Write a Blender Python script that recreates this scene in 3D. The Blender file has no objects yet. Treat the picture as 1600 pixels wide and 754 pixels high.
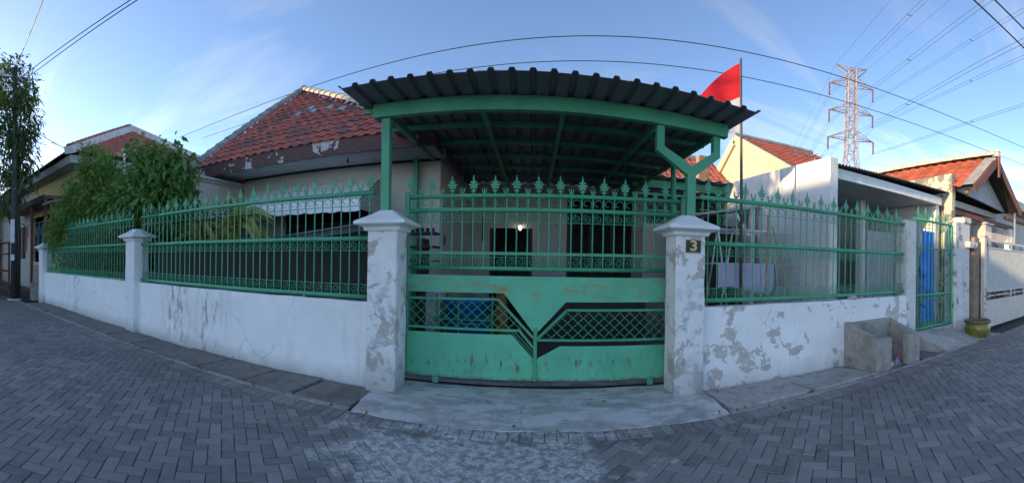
import bpy, math, random
import numpy as np
from mathutils import Vector, Matrix
random.seed(7); rng = np.random.default_rng(7)
sc = bpy.context.scene
COL = sc.collection
rad = math.radians

# ------------------------------------------------------------------ camera (cylindrical phone panorama)
F, CX, CY, HC = 617.0, 834.0, 412.0, 1.45
cam = bpy.data.cameras.new('camera'); cam_o = bpy.data.objects.new('camera', cam); COL.objects.link(cam_o); sc.camera = cam_o
cam.type = 'PANO'; cam.panorama_type = 'CENTRAL_CYLINDRICAL'
cam.central_cylindrical_range_u_min = -CX / F; cam.central_cylindrical_range_u_max = (1600 - CX) / F
cam.central_cylindrical_range_v_min = -(754 - CY) / F; cam.central_cylindrical_range_v_max = CY / F
cam.central_cylindrical_radius = 1.0
cam.clip_start = 0.05; cam.clip_end = 3000
cam_o.matrix_world = Matrix.Translation((0, 0, HC)) @ Matrix.Rotation(rad(90), 4, 'X') @ Matrix.Rotation(rad(0.957), 4, 'Z')

# ------------------------------------------------------------------ light
SUN_AZ = -100.0      # degrees from +Y towards +X (the sun stands low beyond the left end of the street)
SUN_EL = 13.0
EXPOSURE = 1.60
a, e = rad(SUN_AZ), rad(SUN_EL)
to_sun = Vector((math.sin(a) * math.cos(e), math.cos(a) * math.cos(e), math.sin(e)))
sl = bpy.data.lights.new('sun', 'SUN'); sl.energy = 2.4; sl.angle = rad(0.5); sl.color = (1.0, 0.76, 0.46)
so = bpy.data.objects.new('sun', sl); COL.objects.link(so)
so.rotation_euler = (-to_sun).to_track_quat('-Z', 'Y').to_euler(); so.location = (-30, 10, 30)

world = bpy.data.worlds.new('World'); sc.world = world; world.use_nodes = True
wt = world.node_tree; wn = wt.nodes; wn.clear()
def wnode(t, **k):
    n = wn.new(t)
    for q, v in k.items(): setattr(n, q, v)
    return n
sky = wnode('ShaderNodeTexSky', sky_type='NISHITA', sun_disc=False)
sky.sun_elevation = e; sky.sun_rotation = a
sky.air_density = 0.6; sky.dust_density = 0.3; sky.ozone_density = 1.5; sky.altitude = 0
tc = wnode('ShaderNodeTexCoord'); sep = wnode('ShaderNodeSeparateXYZ'); wt.links.new(tc.outputs['Generated'], sep.inputs[0])
def wmath(op, x, y=None):
    n = wnode('ShaderNodeMath', operation=op)
    for i, v in enumerate((x, y)):
        if v is None: continue
        if isinstance(v, (int, float)): n.inputs[i].default_value = v
        else: wt.links.new(v, n.inputs[i])
    return n.outputs[0]
zc = wmath('ADD', wmath('MAXIMUM', sep.outputs[2], 0.0), 0.12)
comb = wnode('ShaderNodeCombineXYZ'); wt.links.new(wmath('DIVIDE', sep.outputs[0], zc), comb.inputs[0]); wt.links.new(wmath('DIVIDE', sep.outputs[1], zc), comb.inputs[1])
mp = wnode('ShaderNodeMapping'); mp.inputs['Rotation'].default_value = (0, 0, rad(-58)); mp.inputs['Scale'].default_value = (0.55, 1.5, 1); mp.inputs['Location'].default_value = (3.1, 1.7, 0)
wt.links.new(comb.outputs[0], mp.inputs[0])
cn = wnode('ShaderNodeTexNoise'); cn.inputs['Scale'].default_value = 1.1; cn.inputs['Detail'].default_value = 9; cn.inputs['Roughness'].default_value = 0.6; cn.inputs['Distortion'].default_value = 0.7
wt.links.new(mp.outputs[0], cn.inputs['Vector'])
cr = wnode('ShaderNodeMapRange'); cr.inputs['From Min'].default_value = 0.50; cr.inputs['From Max'].default_value = 0.86; cr.inputs['To Max'].default_value = 0.75
wt.links.new(cn.outputs[0], cr.inputs[0])
bw = wnode('ShaderNodeRGBToBW'); wt.links.new(sky.outputs[0], bw.inputs[0])
ccol = wnode('ShaderNodeCombineXYZ')
for i, k in enumerate((1.75, 1.85, 2.0)): wt.links.new(wmath('MULTIPLY', bw.outputs[0], k), ccol.inputs[i])
mx = wnode('ShaderNodeMix', data_type='RGBA'); wt.links.new(cr.outputs[0], mx.inputs[0]); wt.links.new(sky.outputs[0], mx.inputs[6]); wt.links.new(ccol.outputs[0], mx.inputs[7])
bg = wnode('ShaderNodeBackground'); bg.inputs[1].default_value = 0.13; wt.links.new(mx.outputs[2], bg.inputs[0])
wo = wnode('ShaderNodeOutputWorld'); wt.links.new(bg.outputs[0], wo.inputs[0])

sc.view_settings.view_transform = 'Standard'; sc.view_settings.look = 'None'; sc.view_settings.gamma = 1.0
sc.view_settings.use_curve_mapping = False; sc.view_settings.exposure = EXPOSURE
sc.cycles.max_bounces = 6; sc.cycles.transparent_max_bounces = 8
sc.cycles.use_denoising = True

# ------------------------------------------------------------------ mesh helpers
WL = {}                                    # world position of every parent
def wloc(p): return WL.get(p.name, Vector((0, 0, 0))) if p else Vector((0, 0, 0))
def tag(o, label=None, cat=None, group=None, kind=None):
    if label: o['label'] = label
    if cat: o['category'] = cat
    if group: o['group'] = group
    if kind: o['kind'] = kind
    return o
def thing(name, label, cat, loc=(0, 0, 0), group=None, kind=None):
    o = bpy.data.objects.new(name, None); COL.objects.link(o); o.location = loc; o.empty_display_size = 0.2
    WL[o.name] = Vector(loc)
    return tag(o, label, cat, group, kind)
def link(name, me, parent=None, loc=(0, 0, 0), rot=None, scale=None):
    """place shared mesh data at world position loc"""
    o = bpy.data.objects.new(name, me); COL.objects.link(o)
    o.location = Vector(loc) - wloc(parent)
    if rot is not None: o.rotation_euler = rot
    if scale is not None: o.scale = scale
    if parent: o.parent = parent
    WL[o.name] = Vector(loc)
    return o
def V3(p): return Vector(p)
class MB:
    def __init__(s): s.v = []; s.f = []
    def add(s, v, f):
        n = len(s.v); s.v += [tuple(q) for q in v]; s.f += [tuple(i + n for i in q) for q in f]; return s
    def box(s, x0, x1, y0, y1, z0, z1, c=0.0):
        if c <= 0:
            return s.add([(x0,y0,z0),(x1,y0,z0),(x1,y1,z0),(x0,y1,z0),(x0,y0,z1),(x1,y0,z1),(x1,y1,z1),(x0,y1,z1)],
                         [(0,3,2,1),(4,5,6,7),(0,1,5,4),(1,2,6,5),(2,3,7,6),(3,0,4,7)])
        c = min(c, (x1-x0)/2.1, (y1-y0)/2.1, (z1-z0)/2.1)
        v = []; X, Y, Z = (x0, x1), (y0, y1), (z0, z1)
        idx = {}
        for i in (0, 1):
            for j in (0, 1):
                for k in (0, 1):
                    sx, sy, sz = (1, -1)[i]*c, (1, -1)[j]*c, (1, -1)[k]*c
                    idx[i,j,k,0] = len(v); v.append((X[i], Y[j]+sy, Z[k]+sz))
                    idx[i,j,k,1] = len(v); v.append((X[i]+sx, Y[j], Z[k]+sz))
                    idx[i,j,k,2] = len(v); v.append((X[i]+sx, Y[j]+sy, Z[k]))
        I = lambda i, j, k, d: idx[i, j, k, d]
        f = []
        f += [(I(0,0,0,0),I(0,0,1,0),I(0,1,1,0),I(0,1,0,0)),(I(1,0,0,0),I(1,1,0,0),I(1,1,1,0),I(1,0,1,0))]
        f += [(I(0,0,0,1),I(1,0,0,1),I(1,0,1,1),I(0,0,1,1)),(I(0,1,0,1),I(0,1,1,1),I(1,1,1,1),I(1,1,0,1))]
        f += [(I(0,0,0,2),I(0,1,0,2),I(1,1,0,2),I(1,0,0,2)),(I(0,0,1,2),I(1,0,1,2),I(1,1,1,2),I(0,1,1,2))]
        for k in (0,1):
            for j in (0,1): f.append((I(0,j,k,1),I(1,j,k,1),I(1,j,k,2),I(0,j,k,2)))
            for i in (0,1): f.append((I(i,0,k,0),I(i,1,k,0),I(i,1,k,2),I(i,0,k,2)))
        for i in (0,1):
            for j in (0,1): f.append((I(i,j,0,0),I(i,j,1,0),I(i,j,1,1),I(i,j,0,1)))
        for i in (0,1):
            for j in (0,1):
                for k in (0,1): f.append((I(i,j,k,0),I(i,j,k,1),I(i,j,k,2)))
        return s.add(v, f)
    def beam(s, p0, p1, w, h, up=(0, 0, 1)):
        p0, p1 = V3(p0), V3(p1); d = (p1 - p0).normalized(); u = V3(up)
        if abs(d.dot(u)) > 0.99: u = Vector((0, 1, 0))
        r = d.cross(u).normalized(); u = r.cross(d)
        v = []
        for p in (p0, p1):
            for sx, sz in ((-1,-1),(1,-1),(1,1),(-1,1)): v.append(p + r*(sx*w/2) + u*(sz*h/2))
        return s.add(v, [(0,1,2,3),(7,6,5,4),(0,4,5,1),(1,5,6,2),(2,6,7,3),(3,7,4,0)])
    def tube(s, pts, r, n=8, caps=True, closed=False):
        pts = [V3(p) for p in pts]; m = len(pts)
        R = r if isinstance(r, (list, tuple)) else [r]*m
        v = []; prev = None
        for i, p in enumerate(pts):
            a_ = pts[i-1] if (i > 0 or closed) else p; b_ = pts[(i+1) % m] if (i < m-1 or closed) else p
            d = (b_ - a_).normalized()
            if prev is None:
                u = Vector((0,0,1)) if abs(d.z) < 0.9 else Vector((0,1,0))
                prev = d.cross(u).normalized()
            x = (prev - d*prev.dot(d)).normalized(); prev = x; y = d.cross(x)
            for k in range(n):
                t = 2*math.pi*k/n; v.append(p + x*(R[i]*math.cos(t)) + y*(R[i]*math.sin(t)))
        f = []
        for i in range(m if closed else m-1):
            for k in range(n):
                j = (i+1) % m
                f.append((i*n+k, i*n+(k+1)%n, j*n+(k+1)%n, j*n+k))
        if caps and not closed:
            f.append(tuple(reversed(range(n)))); f.append(tuple((m-1)*n+k for k in range(n)))
        return s.add(v, f)
    def lathe(s, prof, c=(0,0,0), n=24, ang=None):
        v = []; f = []; m = len(prof)
        for k in range(n):
            t = 2*math.pi*k/n
            for r, z in prof: v.append((c[0]+r*math.cos(t), c[1]+r*math.sin(t), c[2]+z))
        for k in range(n):
            for i in range(m-1):
                f.append((k*m+i, ((k+1)%n)*m+i, ((k+1)%n)*m+i+1, k*m+i+1))
        return s.add(v, f)
    def prism(s, poly, axis, t0, t1):
        """extrude a 2-D polygon along axis: 'y' -> poly is (x,z); 'x' -> (y,z); 'z' -> (x,y)"""
        g = {'y': lambda p, t: (p[0], t, p[1]), 'x': lambda p, t: (t, p[0], p[1]), 'z': lambda p, t: (p[0], p[1], t)}[axis]
        n = len(poly); v = [g(p, t0) for p in poly] + [g(p, t1) for p in poly]
        f = [tuple(range(n)), tuple(reversed(range(n, 2*n)))] + [(i, i+n, (i+1)%n+n, (i+1)%n) for i in range(n)]
        return s.add(v, f)
    def quad(s, *p): return s.add(p, [tuple(range(len(p)))])
    def mesh(s, name, mat=None, smooth=False):
        me = bpy.data.meshes.new(name); me.from_pydata(s.v, [], s.f)
        if mat: me.materials.append(mat)
        if smooth: me.polygons.foreach_set('use_smooth', [True]*len(me.polygons))
        me.update(); return me
    def build(s, name, mat, parent=None, smooth=False, origin=None):
        """vertices are world positions; the object sits at its parent's origin"""
        if origin is not None: o_ = V3(origin)
        elif parent: o_ = wloc(parent)
        else:
            A = np.array(s.v); lo, hi = A.min(0), A.max(0); o_ = Vector(((lo[0]+hi[0])/2, (lo[1]+hi[1])/2, lo[2]))
        s.v = [(q[0]-o_.x, q[1]-o_.y, q[2]-o_.z) for q in s.v]
        me = s.mesh(name, mat, smooth)
        import bmesh
        b = bmesh.new(); b.from_mesh(me); bmesh.ops.recalc_face_normals(b, faces=b.faces); b.to_mesh(me); b.free()
        return link(name, me, parent, o_)
def part(name, mat, parent, fn, smooth=False):
    m = MB(); fn(m); return m.build(name, mat, parent, smooth)

# ------------------------------------------------------------------ materials
class NT:
    def __init__(s, name):
        s.m = bpy.data.materials.new(name); s.m.use_nodes = True; s.t = s.m.node_tree; s.n = s.t.nodes
        s.b = s.n['Principled BSDF']; s.geo = None
    def node(s, t, **k):
        n = s.n.new(t)
        for q, v in k.items(): setattr(n, q, v)
        return n
    def put(s, sock, v):
        if isinstance(v, (int, float)): sock.default_value = v
        elif isinstance(v, (tuple, list)): sock.default_value = tuple(v) + ((1,) if len(v) == 3 and sock.type == 'RGBA' else ())
        else: s.t.links.new(v, sock)
    def pos(s, scale=(1,1,1), loc=(0,0,0)):
        if not s.geo: s.geo = s.node('ShaderNodeNewGeometry')
        if tuple(scale) == (1,1,1) and tuple(loc) == (0,0,0): return s.geo.outputs['Position']
        m = s.node('ShaderNodeMapping'); m.inputs['Scale'].default_value = scale; m.inputs['Location'].default_value = loc
        s.t.links.new(s.geo.outputs['Position'], m.inputs[0]); return m.outputs[0]
    def noise(s, scale, detail=4, rough=0.55, vec=None, dist=0.0):
        n = s.node('ShaderNodeTexNoise'); n.inputs['Scale'].default_value = scale; n.inputs['Detail'].default_value = detail
        n.inputs['Roughness'].default_value = rough; n.inputs['Distortion'].default_value = dist
        s.put(n.inputs['Vector'], vec if vec is not None else s.pos()); return n.outputs[0]
    def rng(s, v, a, b, c=0.0, d=1.0):
        n = s.node('ShaderNodeMapRange'); s.put(n.inputs[0], v); n.inputs[1].default_value = a; n.inputs[2].default_value = b
        n.inputs[3].default_value = c; n.inputs[4].default_value = d; return n.outputs[0]
    def math(s, op, x, y=0.0):
        n = s.node('ShaderNodeMath', operation=op); s.put(n.inputs[0], x); s.put(n.inputs[1], y); return n.outputs[0]
    def mix(s, f, a_, b_, blend='MIX'):
        n = s.node('ShaderNodeMix', data_type='RGBA', blend_type=blend); s.put(n.inputs[0], f); s.put(n.inputs[6], a_); s.put(n.inputs[7], b_); return n.outputs[2]
    def rand(s): return s.node('ShaderNodeObjectInfo').outputs['Random']
    def attr(s, name): n = s.node('ShaderNodeAttribute'); n.attribute_name = name; return n.outputs['Fac']
    def xyz(s):
        n = s.node('ShaderNodeSeparateXYZ'); s.t.links.new(s.pos(), n.inputs[0]); return n.outputs
    def bump(s, h, strength=0.3, dist=0.01):
        n = s.node('ShaderNodeBump'); n.inputs['Strength'].default_value = strength; n.inputs['Distance'].default_value = dist
        s.put(n.inputs['Height'], h); s.t.links.new(n.outputs[0], s.b.inputs['Normal'])
    def done(s, col, rough=0.6, metal=0.0, spec=None):
        s.put(s.b.inputs['Base Color'], col); s.put(s.b.inputs['Roughness'], rough); s.b.inputs['Metallic'].default_value = metal
        if spec is not None: s.b.inputs['Specular IOR Level'].default_value = spec
        return s.m
def plain(name, col, rough=0.6, var=0.25, scale=6.0, bump=0.15, metal=0.0, bscale=60, spec=None):
    k = NT(name); n = k.noise(scale, 6, 0.6)
    lo = tuple(c*(1-var) for c in col); hi = tuple(min(1, c*(1+var*0.6)) for c in col)
    c = k.mix(k.rng(n, 0.3, 0.7), lo, hi)
    if bump: k.bump(k.noise(bscale, 5, 0.6), bump, 0.004)
    return k.done(c, k.rng(n, 0.3, 0.7, max(0.02, rough-0.08), min(1, rough+0.08)), metal, spec)
def old_paint(name, paint, under, peel=0.6, pscale=2.2, under2=None, streak=0.4, grime=0.5, base_dirt=0.6, scuff=None, loc=(0,0,0), zlo=0.0, zspan=0.5, blot=None, scuff_top=None):
    """painted plaster: peeled patches showing plaster, rain streaks, dirty foot"""
    k = NT(name)
    big = k.noise(pscale, 7, 0.62, k.pos(loc=loc), 0.35)
    fine = k.noise(pscale*7, 5, 0.6)
    h = k.math('ADD', big, k.math('MULTIPLY', k.math('SUBTRACT', fine, 0.5), 0.16))
    mask = k.rng(h, peel, peel+0.012)
    edge = k.rng(h, peel-0.05, peel+0.0)
    soft = k.noise(1.3, 5, 0.6)
    pc = k.mix(k.rng(soft, 0.3, 0.72), tuple(c*0.86 for c in paint), paint)
    if scuff:                                            # thin coat worn to an older colour
        sm = k.rng(k.noise(pscale*1.7, 8, 0.7, k.pos(loc=(5, 3, 9))), 0.52, 0.60)
        if scuff_top: sm = k.math('MULTIPLY', sm, k.rng(k.math('ADD', k.xyz()[2], k.math('MULTIPLY', k.noise(4, 4), 0.5)), scuff_top, scuff_top+0.35, 1.0, 0.0))
        pc = k.mix(k.math('MULTIPLY', sm, 0.85), pc, scuff)
    st = k.noise(5.0, 6, 0.65, k.pos((1.6, 1.6, 0.12)))
    stm = k.math('MULTIPLY', k.rng(st, 0.56, 0.76), streak)
    stm = k.math('MULTIPLY', stm, k.rng(k.noise(0.9, 3, 0.5), 0.42, 0.62))
    pc = k.mix(stm, pc, (0.13, 0.125, 0.12))
    for (bx0, bw_) in (blot or ()):                      # mould running down in one place
        near_ = k.rng(k.math('ABSOLUTE', k.math('SUBTRACT', k.xyz()[0], bx0)), bw_*0.3, bw_, 1.0, 0.0)
        bm1 = k.rng(k.noise(9, 7, 0.72, k.pos((1.3, 1.3, 0.42))), 0.50, 0.60)
        pc = k.mix(k.math('MULTIPLY', k.math('MULTIPLY', bm1, near_), 0.75), pc, (0.20, 0.19, 0.18))
    soft2 = k.rng(k.noise(pscale*0.9, 8, 0.72, k.pos(loc=(9, 4, 2))), 0.50, 0.68)
    pc = k.mix(k.math('MULTIPLY', soft2, 0.30*grime), pc, tuple(c*0.9 for c in under))
    vo = k.node('ShaderNodeTexVoronoi', feature='DISTANCE_TO_EDGE'); vo.inputs['Scale'].default_value = 0.9
    wn1 = k.node('ShaderNodeTexNoise'); wn1.inputs['Scale'].default_value = 2.2; wn1.inputs['Detail'].default_value = 7; k.put(wn1.inputs['Vector'], k.pos(loc=loc))
    wv = k.node('ShaderNodeMix', data_type='RGBA', blend_type='LINEAR_LIGHT'); wv.inputs[0].default_value = 0.22; k.put(wv.inputs[6], k.pos(loc=loc)); k.put(wv.inputs[7], wn1.outputs[1]); k.put(vo.inputs['Vector'], wv.outputs[2])
    crack = k.math('MULTIPLY', k.rng(vo.outputs['Distance'], 0.0015, 0.006, 1.0, 0.0), k.rng(k.noise(0.8, 3, 0.5, k.pos(loc=(3, 8, 1))), 0.48, 0.58))
    pc = k.mix(k.math('MULTIPLY', crack, 0.65*min(1.0, grime+0.3)), pc, (0.12, 0.115, 0.11))
    u2 = under2 or tuple(c*0.6 for c in under)
    uc = k.mix(k.rng(fine, 0.35, 0.65), u2, under)
    c = k.mix(mask, pc, uc)
    c = k.mix(k.math('MULTIPLY', k.rng(k.noise(9, 6, 0.7), 0.55, 0.8), grime*0.5), c, (0.16, 0.15, 0.14))
    z = k.xyz()[2]
    foot = k.rng(k.math('ADD', z, k.math('MULTIPLY', k.math('SUBTRACT', k.noise(3.5, 6, 0.7), 0.5), 0.9*zspan)), zlo, zlo+zspan, 1.0, 0.0)
    c = k.mix(k.math('MULTIPLY', foot, base_dirt), c, (0.17, 0.165, 0.155))
    hh = k.math('ADD', k.math('MULTIPLY', mask, -0.7), k.math('MULTIPLY', k.noise(40, 5, 0.6), 0.35))
    k.bump(hh, 0.45, 0.006)
    return k.done(c, 0.82)
def green_paint(name, col=(0.058, 0.315, 0.172), rust=0.35, rough=0.38, streaks=0.0):
    k = NT(name)
    n = k.noise(2.5, 5, 0.6)
    c = k.mix(k.rng(n, 0.3, 0.7), tuple(v*0.78 for v in col), tuple(v*1.12 for v in col))
    fade = k.rng(k.noise(7, 6, 0.65, k.pos((1, 1, 1.6))), 0.58, 0.78, 0, 0.35)
    c = k.mix(fade, c, (0.14, 0.36, 0.27))
    if rust > 0:
        r = k.noise(11, 8, 0.72)
        rm = k.math('MULTIPLY', k.rng(r, 0.64, 0.70), rust)
        rc = k.mix(k.noise(60, 3), (0.09, 0.035, 0.015), (0.26, 0.13, 0.06))
        c = k.mix(rm, c, rc)
    if streaks > 0:
        s1 = k.noise(9, 7, 0.7, k.pos((2.2, 2.2, 0.6)))
        z = k.xyz()[2]
        zm = k.rng(k.math('ABSOLUTE', k.math('SUBTRACT', z, 0.30)), 0.05, 0.19, 1.0, 0.0)
        c = k.mix(k.math('MULTIPLY', k.math('MULTIPLY', k.rng(s1, 0.55, 0.66), zm), streaks*0.9), c, (0.13, 0.06, 0.03))
        zt = k.rng(k.math('ABSOLUTE', k.math('SUBTRACT', z, 1.17)), 0.03, 0.20, 1.0, 0.0)
        s2 = k.rng(k.noise(3.2, 8, 0.75, k.pos((1, 1, 2.2), (3, 0, 1))), 0.49, 0.62)
        c = k.mix(k.math('MULTIPLY', k.math('MULTIPLY', s2, zt), streaks*0.85), c, (0.27, 0.20, 0.09))
        ed = k.rng(z, 0.12, 0.165, 1.0, 0.0)
        c = k.mix(k.math('MULTIPLY', k.math('MULTIPLY', ed, k.rng(k.noise(14, 6, 0.7), 0.42, 0.6)), 0.8), c, (0.10, 0.05, 0.03))
    k.bump(k.noise(70, 4, 0.6), 0.12, 0.002)
    return k.done(c, k.rng(n, 0.3, 0.7, rough-0.06, rough+0.14))
def paver_mat(name, src):
    k = NT(name); r = k.rand() if src == 'obj' else k.attr('tint')
    n = k.noise(14, 6, 0.65)
    c = k.mix(r, (0.150, 0.138, 0.128), (0.305, 0.278, 0.255))
    c = k.mix(k.rng(n, 0.35, 0.7, 0, 0.55), c, (0.310, 0.298, 0.288))
    c = k.mix(k.rng(k.noise(0.55, 4, 0.6), 0.42, 0.62, 0, 0.45), c, (0.145, 0.140, 0.137))
    c = k.mix(k.rng(k.noise(1.9, 8, 0.74, k.pos(loc=(7, 1, 0))), 0.55, 0.72, 0, 0.5), c, (0.062, 0.060, 0.058))
    c = k.mix(k.rng(k.noise(0.9, 8, 0.74, k.pos((1.0, 1.6, 1), (1, 9, 0))), 0.54, 0.70, 0, 0.45), c, (0.26, 0.245, 0.225))
    # cement spilt in front of the gate
    p = k.xyz()
    dx = k.math('DIVIDE', k.math('ADD', p[0], 0.42), 1.25); dy = k.math('DIVIDE', k.math('SUBTRACT', p[1], 2.85), 0.62)
    d = k.math('SQRT', k.math('ADD', k.math('MULTIPLY', dx, dx), k.math('MULTIPLY', dy, dy)))
    sp = k.math('ADD', k.math('MULTIPLY', k.math('SUBTRACT', k.noise(2.6, 8, 0.68), 0.5), 2.6), k.math('SUBTRACT', 1.0, d))
    spm = k.rng(sp, 0.0, 0.30)
    flake = k.rng(k.noise(15, 8, 0.78), 0.44, 0.56, 0.15, 1.0)
    c = k.mix(k.math('MULTIPLY', k.math('MULTIPLY', spm, flake), 0.88), c, (0.66, 0.63, 0.60))
    spot = k.math('MULTIPLY', k.rng(k.noise(5.5, 5, 0.6, k.pos(loc=(2, 5, 0))), 0.68, 0.72), k.rng(d, 0.9, 2.2, 1.0, 0.0))
    c = k.mix(k.math('MULTIPLY', spot, 0.8), c, (0.60, 0.59, 0.58))
    band = k.math('MULTIPLY', k.rng(k.math('ABSOLUTE', k.math('SUBTRACT', p[1], 3.36)), 0.05, 0.16, 1.0, 0.0), k.rng(k.math('ABSOLUTE', k.math('SUBTRACT', p[0], 0.2)), 0.5, 1.1, 1.0, 0.0))
    c = k.mix(k.math('MULTIPLY', k.math('MULTIPLY', band, k.rng(k.noise(11, 7, 0.75), 0.44, 0.58)), 0.8), c, (0.60, 0.585, 0.57))
    k.bump(k.math('ADD', k.noise(160, 4, 0.6), k.math('MULTIPLY', k.noise(20, 4), 0.8)), 0.35, 0.003)
    return k.done(c, k.rng(n, 0.3, 0.7, 0.55, 0.8), spec=0.35)
def tile_mat(name, src, base=(0.54, 0.130, 0.085), dark=(0.115, 0.088, 0.080), moss=0.55):
    k = NT(name); r = k.rand() if src == 'obj' else k.attr('tint')
    c = k.mix(r, tuple(v*0.7 for v in base), tuple(min(1, v*1.2) for v in base))
    n = k.noise(3.0, 7, 0.68)
    q = k.math('ADD', n, k.math('MULTIPLY', k.math('SUBTRACT', r, 0.5), 0.30))
    c = k.mix(k.math('MULTIPLY', k.rng(q, 0.50, 0.62), moss*1.5), c, dark)
    c = k.mix(k.rng(k.noise(30, 5, 0.7), 0.5, 0.75, 0, 0.4), c, dark)
    k.bump(k.noise(50, 5, 0.6), 0.3, 0.004)
    return k.done(c, 0.75)
def concrete(name, col=(0.26, 0.255, 0.245), stain=0.6, dark=(0.085, 0.083, 0.08), light=None, scale=1.6, loc=(0,0,0)):
    k = NT(name)
    n1 = k.noise(scale, 8, 0.70, k.pos(loc=loc), 0.1); n2 = k.noise(scale*6, 6, 0.65)
    c = k.mix(k.rng(n2, 0.3, 0.7), tuple(v*0.75 for v in col), tuple(v*1.12 for v in col))
    c = k.mix(k.math('MULTIPLY', k.rng(n1, 0.48, 0.66), stain), c, dark)
    if light: c = k.mix(k.rng(k.math('ADD', k.noise(scale*2.2, 9, 0.74, k.pos((0.7, 1.5, 1), (4, 2, 1)), 0.15), k.math('MULTIPLY', n2, 0.08)), 0.50, 0.60, 0, 0.75), c, light)
    vo = k.node('ShaderNodeTexVoronoi', feature='DISTANCE_TO_EDGE'); vo.inputs['Scale'].default_value = 0.7
    wn1 = k.node('ShaderNodeTexNoise'); wn1.inputs['Scale'].default_value = 3.0; wn1.inputs['Detail'].default_value = 7; k.put(wn1.inputs['Vector'], k.pos())
    wv = k.node('ShaderNodeMix', data_type='RGBA', blend_type='LINEAR_LIGHT'); wv.inputs[0].default_value = 0.2; k.put(wv.inputs[6], k.pos(loc=loc)); k.put(wv.inputs[7], wn1.outputs[1]); k.put(vo.inputs['Vector'], wv.outputs[2])
    c = k.mix(k.math('MULTIPLY', k.rng(vo.outputs['Distance'], 0.002, 0.007, 1.0, 0.0), k.rng(k.noise(1.1, 4, 0.6, k.pos(loc=(2, 6, 3))), 0.45, 0.60, 0.0, 0.5)), c, tuple(v*0.5 for v in dark))
    k.bump(k.math('ADD', n2, k.math('MULTIPLY', k.noise(90, 5), 0.5)), 0.4, 0.006)
    return k.done(c, 0.85)
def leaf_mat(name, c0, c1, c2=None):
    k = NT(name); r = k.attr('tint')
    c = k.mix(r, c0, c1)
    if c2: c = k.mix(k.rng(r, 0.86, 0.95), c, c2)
    k.put(k.b.inputs['Transmission Weight'], 0.0)
    m = k.done(c, 0.5)
    tr = k.node('ShaderNodeBsdfTranslucent'); k.put(tr.inputs[0], k.mix(0.5, c, (0.12, 0.22, 0.02)))
    ms = k.node('ShaderNodeMixShader'); ms.inputs[0].default_value = 0.3
    out = k.n['Material Output']
    k.t.links.new(k.b.outputs[0], ms.inputs[1]); k.t.links.new(tr.outputs[0], ms.inputs[2]); k.t.links.new(ms.outputs[0], out.inputs[0])
    return m
GREEN = green_paint('green_enamel')
GATE = green_paint('green_gate_sheet', (0.105, 0.445, 0.270), 0.45, 0.46, streaks=1.0)
WALL_L = old_paint('white_wall_paint_stained', (0.86, 0.855, 0.85), (0.42, 0.40, 0.38), peel=0.78, streak=0.35, grime=0.35, base_dirt=0.55, loc=(1, 2, 0), zspan=0.25, blot=((-5.25, 0.45), (-4.45, 0.35), (-9.4, 0.3)))
WALL_R = old_paint('white_wall_paint_peeling', (0.86, 0.855, 0.85), (0.55, 0.51, 0.47), peel=0.555, pscale=3.0, under2=(0.40, 0.375, 0.35), streak=0.3, grime=0.6, base_dirt=0.45, loc=(3, 1, 2), zspan=0.3)
PILLAR = old_paint('pillar_paint_worn', (0.78, 0.77, 0.75), (0.52, 0.49, 0.44), peel=0.575, pscale=3.4, under2=(0.36, 0.34, 0.31), streak=0.15, grime=0.9, base_dirt=0.6, scuff=(0.40, 0.43, 0.48), scuff_top=1.35, loc=(0.3, 7, 0.1), zspan=0.55)
PILLAR2 = old_paint('pillar_paint_plain', (0.78, 0.78, 0.78), (0.42, 0.40, 0.37), peel=0.70, streak=0.4, grime=0.5, base_dirt=0.6, zspan=0.3)
PILLAR_OLD = old_paint('pillar_paint_black_mould', (0.66, 0.65, 0.63), (0.33, 0.31, 0.28), peel=0.60, pscale=3, streak=0.9, grime=1.0, base_dirt=0.5, loc=(2, 2, 5))
HOUSE_W = old_paint('house_wall_cream', (0.58, 0.54, 0.49), (0.45, 0.43, 0.40), peel=0.80, streak=0.25, grime=0.3, base_dirt=0.3)
SIDE_W = old_paint('side_wall_white', (0.78, 0.77, 0.75), (0.5, 0.47, 0.42), peel=0.74, pscale=1.6, streak=0.5, grime=0.5, base_dirt=0.4)
OLD_W = old_paint('weathered_parapet', (0.66, 0.58, 0.42), (0.30, 0.27, 0.22), peel=0.52, pscale=3.2, under2=(0.12, 0.11, 0.10), streak=0.9, grime=1.0, base_dirt=0.3)
CREAM_W = old_paint('cream_gable_paint', (0.60, 0.49, 0.33), (0.5, 0.45, 0.36), peel=0.82, streak=0.35, grime=0.4, base_dirt=0.0)
YELLOW_W = old_paint('yellow_shop_paint', (0.68, 0.55, 0.25), (0.4, 0.36, 0.3), peel=0.8, streak=0.4, grime=0.5, base_dirt=0.4)
FASCIA = old_paint('brown_fascia_peeling', (0.120, 0.062, 0.058), (0.55, 0.53, 0.52), peel=0.572, pscale=2.6, under2=(0.40, 0.37, 0.36), streak=0.0, grime=0.1, base_dirt=0.0, loc=(0.4, 0, 0.3))
SOFFIT = plain('soffit_board', (0.48, 0.49, 0.50), 0.8, 0.2)
CONC = concrete('driveway_concrete', (0.42, 0.40, 0.375), 0.45, (0.19, 0.182, 0.175), light=(0.64, 0.62, 0.59), scale=1.3)
SLAB = concrete('drain_slab_concrete', (0.215, 0.192, 0.17), 0.6, (0.07, 0.065, 0.06), scale=2.2)
SLAB_R = concrete('drain_slab_concrete_pale', (0.43, 0.395, 0.36), 0.6, (0.15, 0.14, 0.135), scale=2.2)
KERB = concrete('kerb_mortar', (0.34, 0.335, 0.32), 0.5, scale=3)
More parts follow.
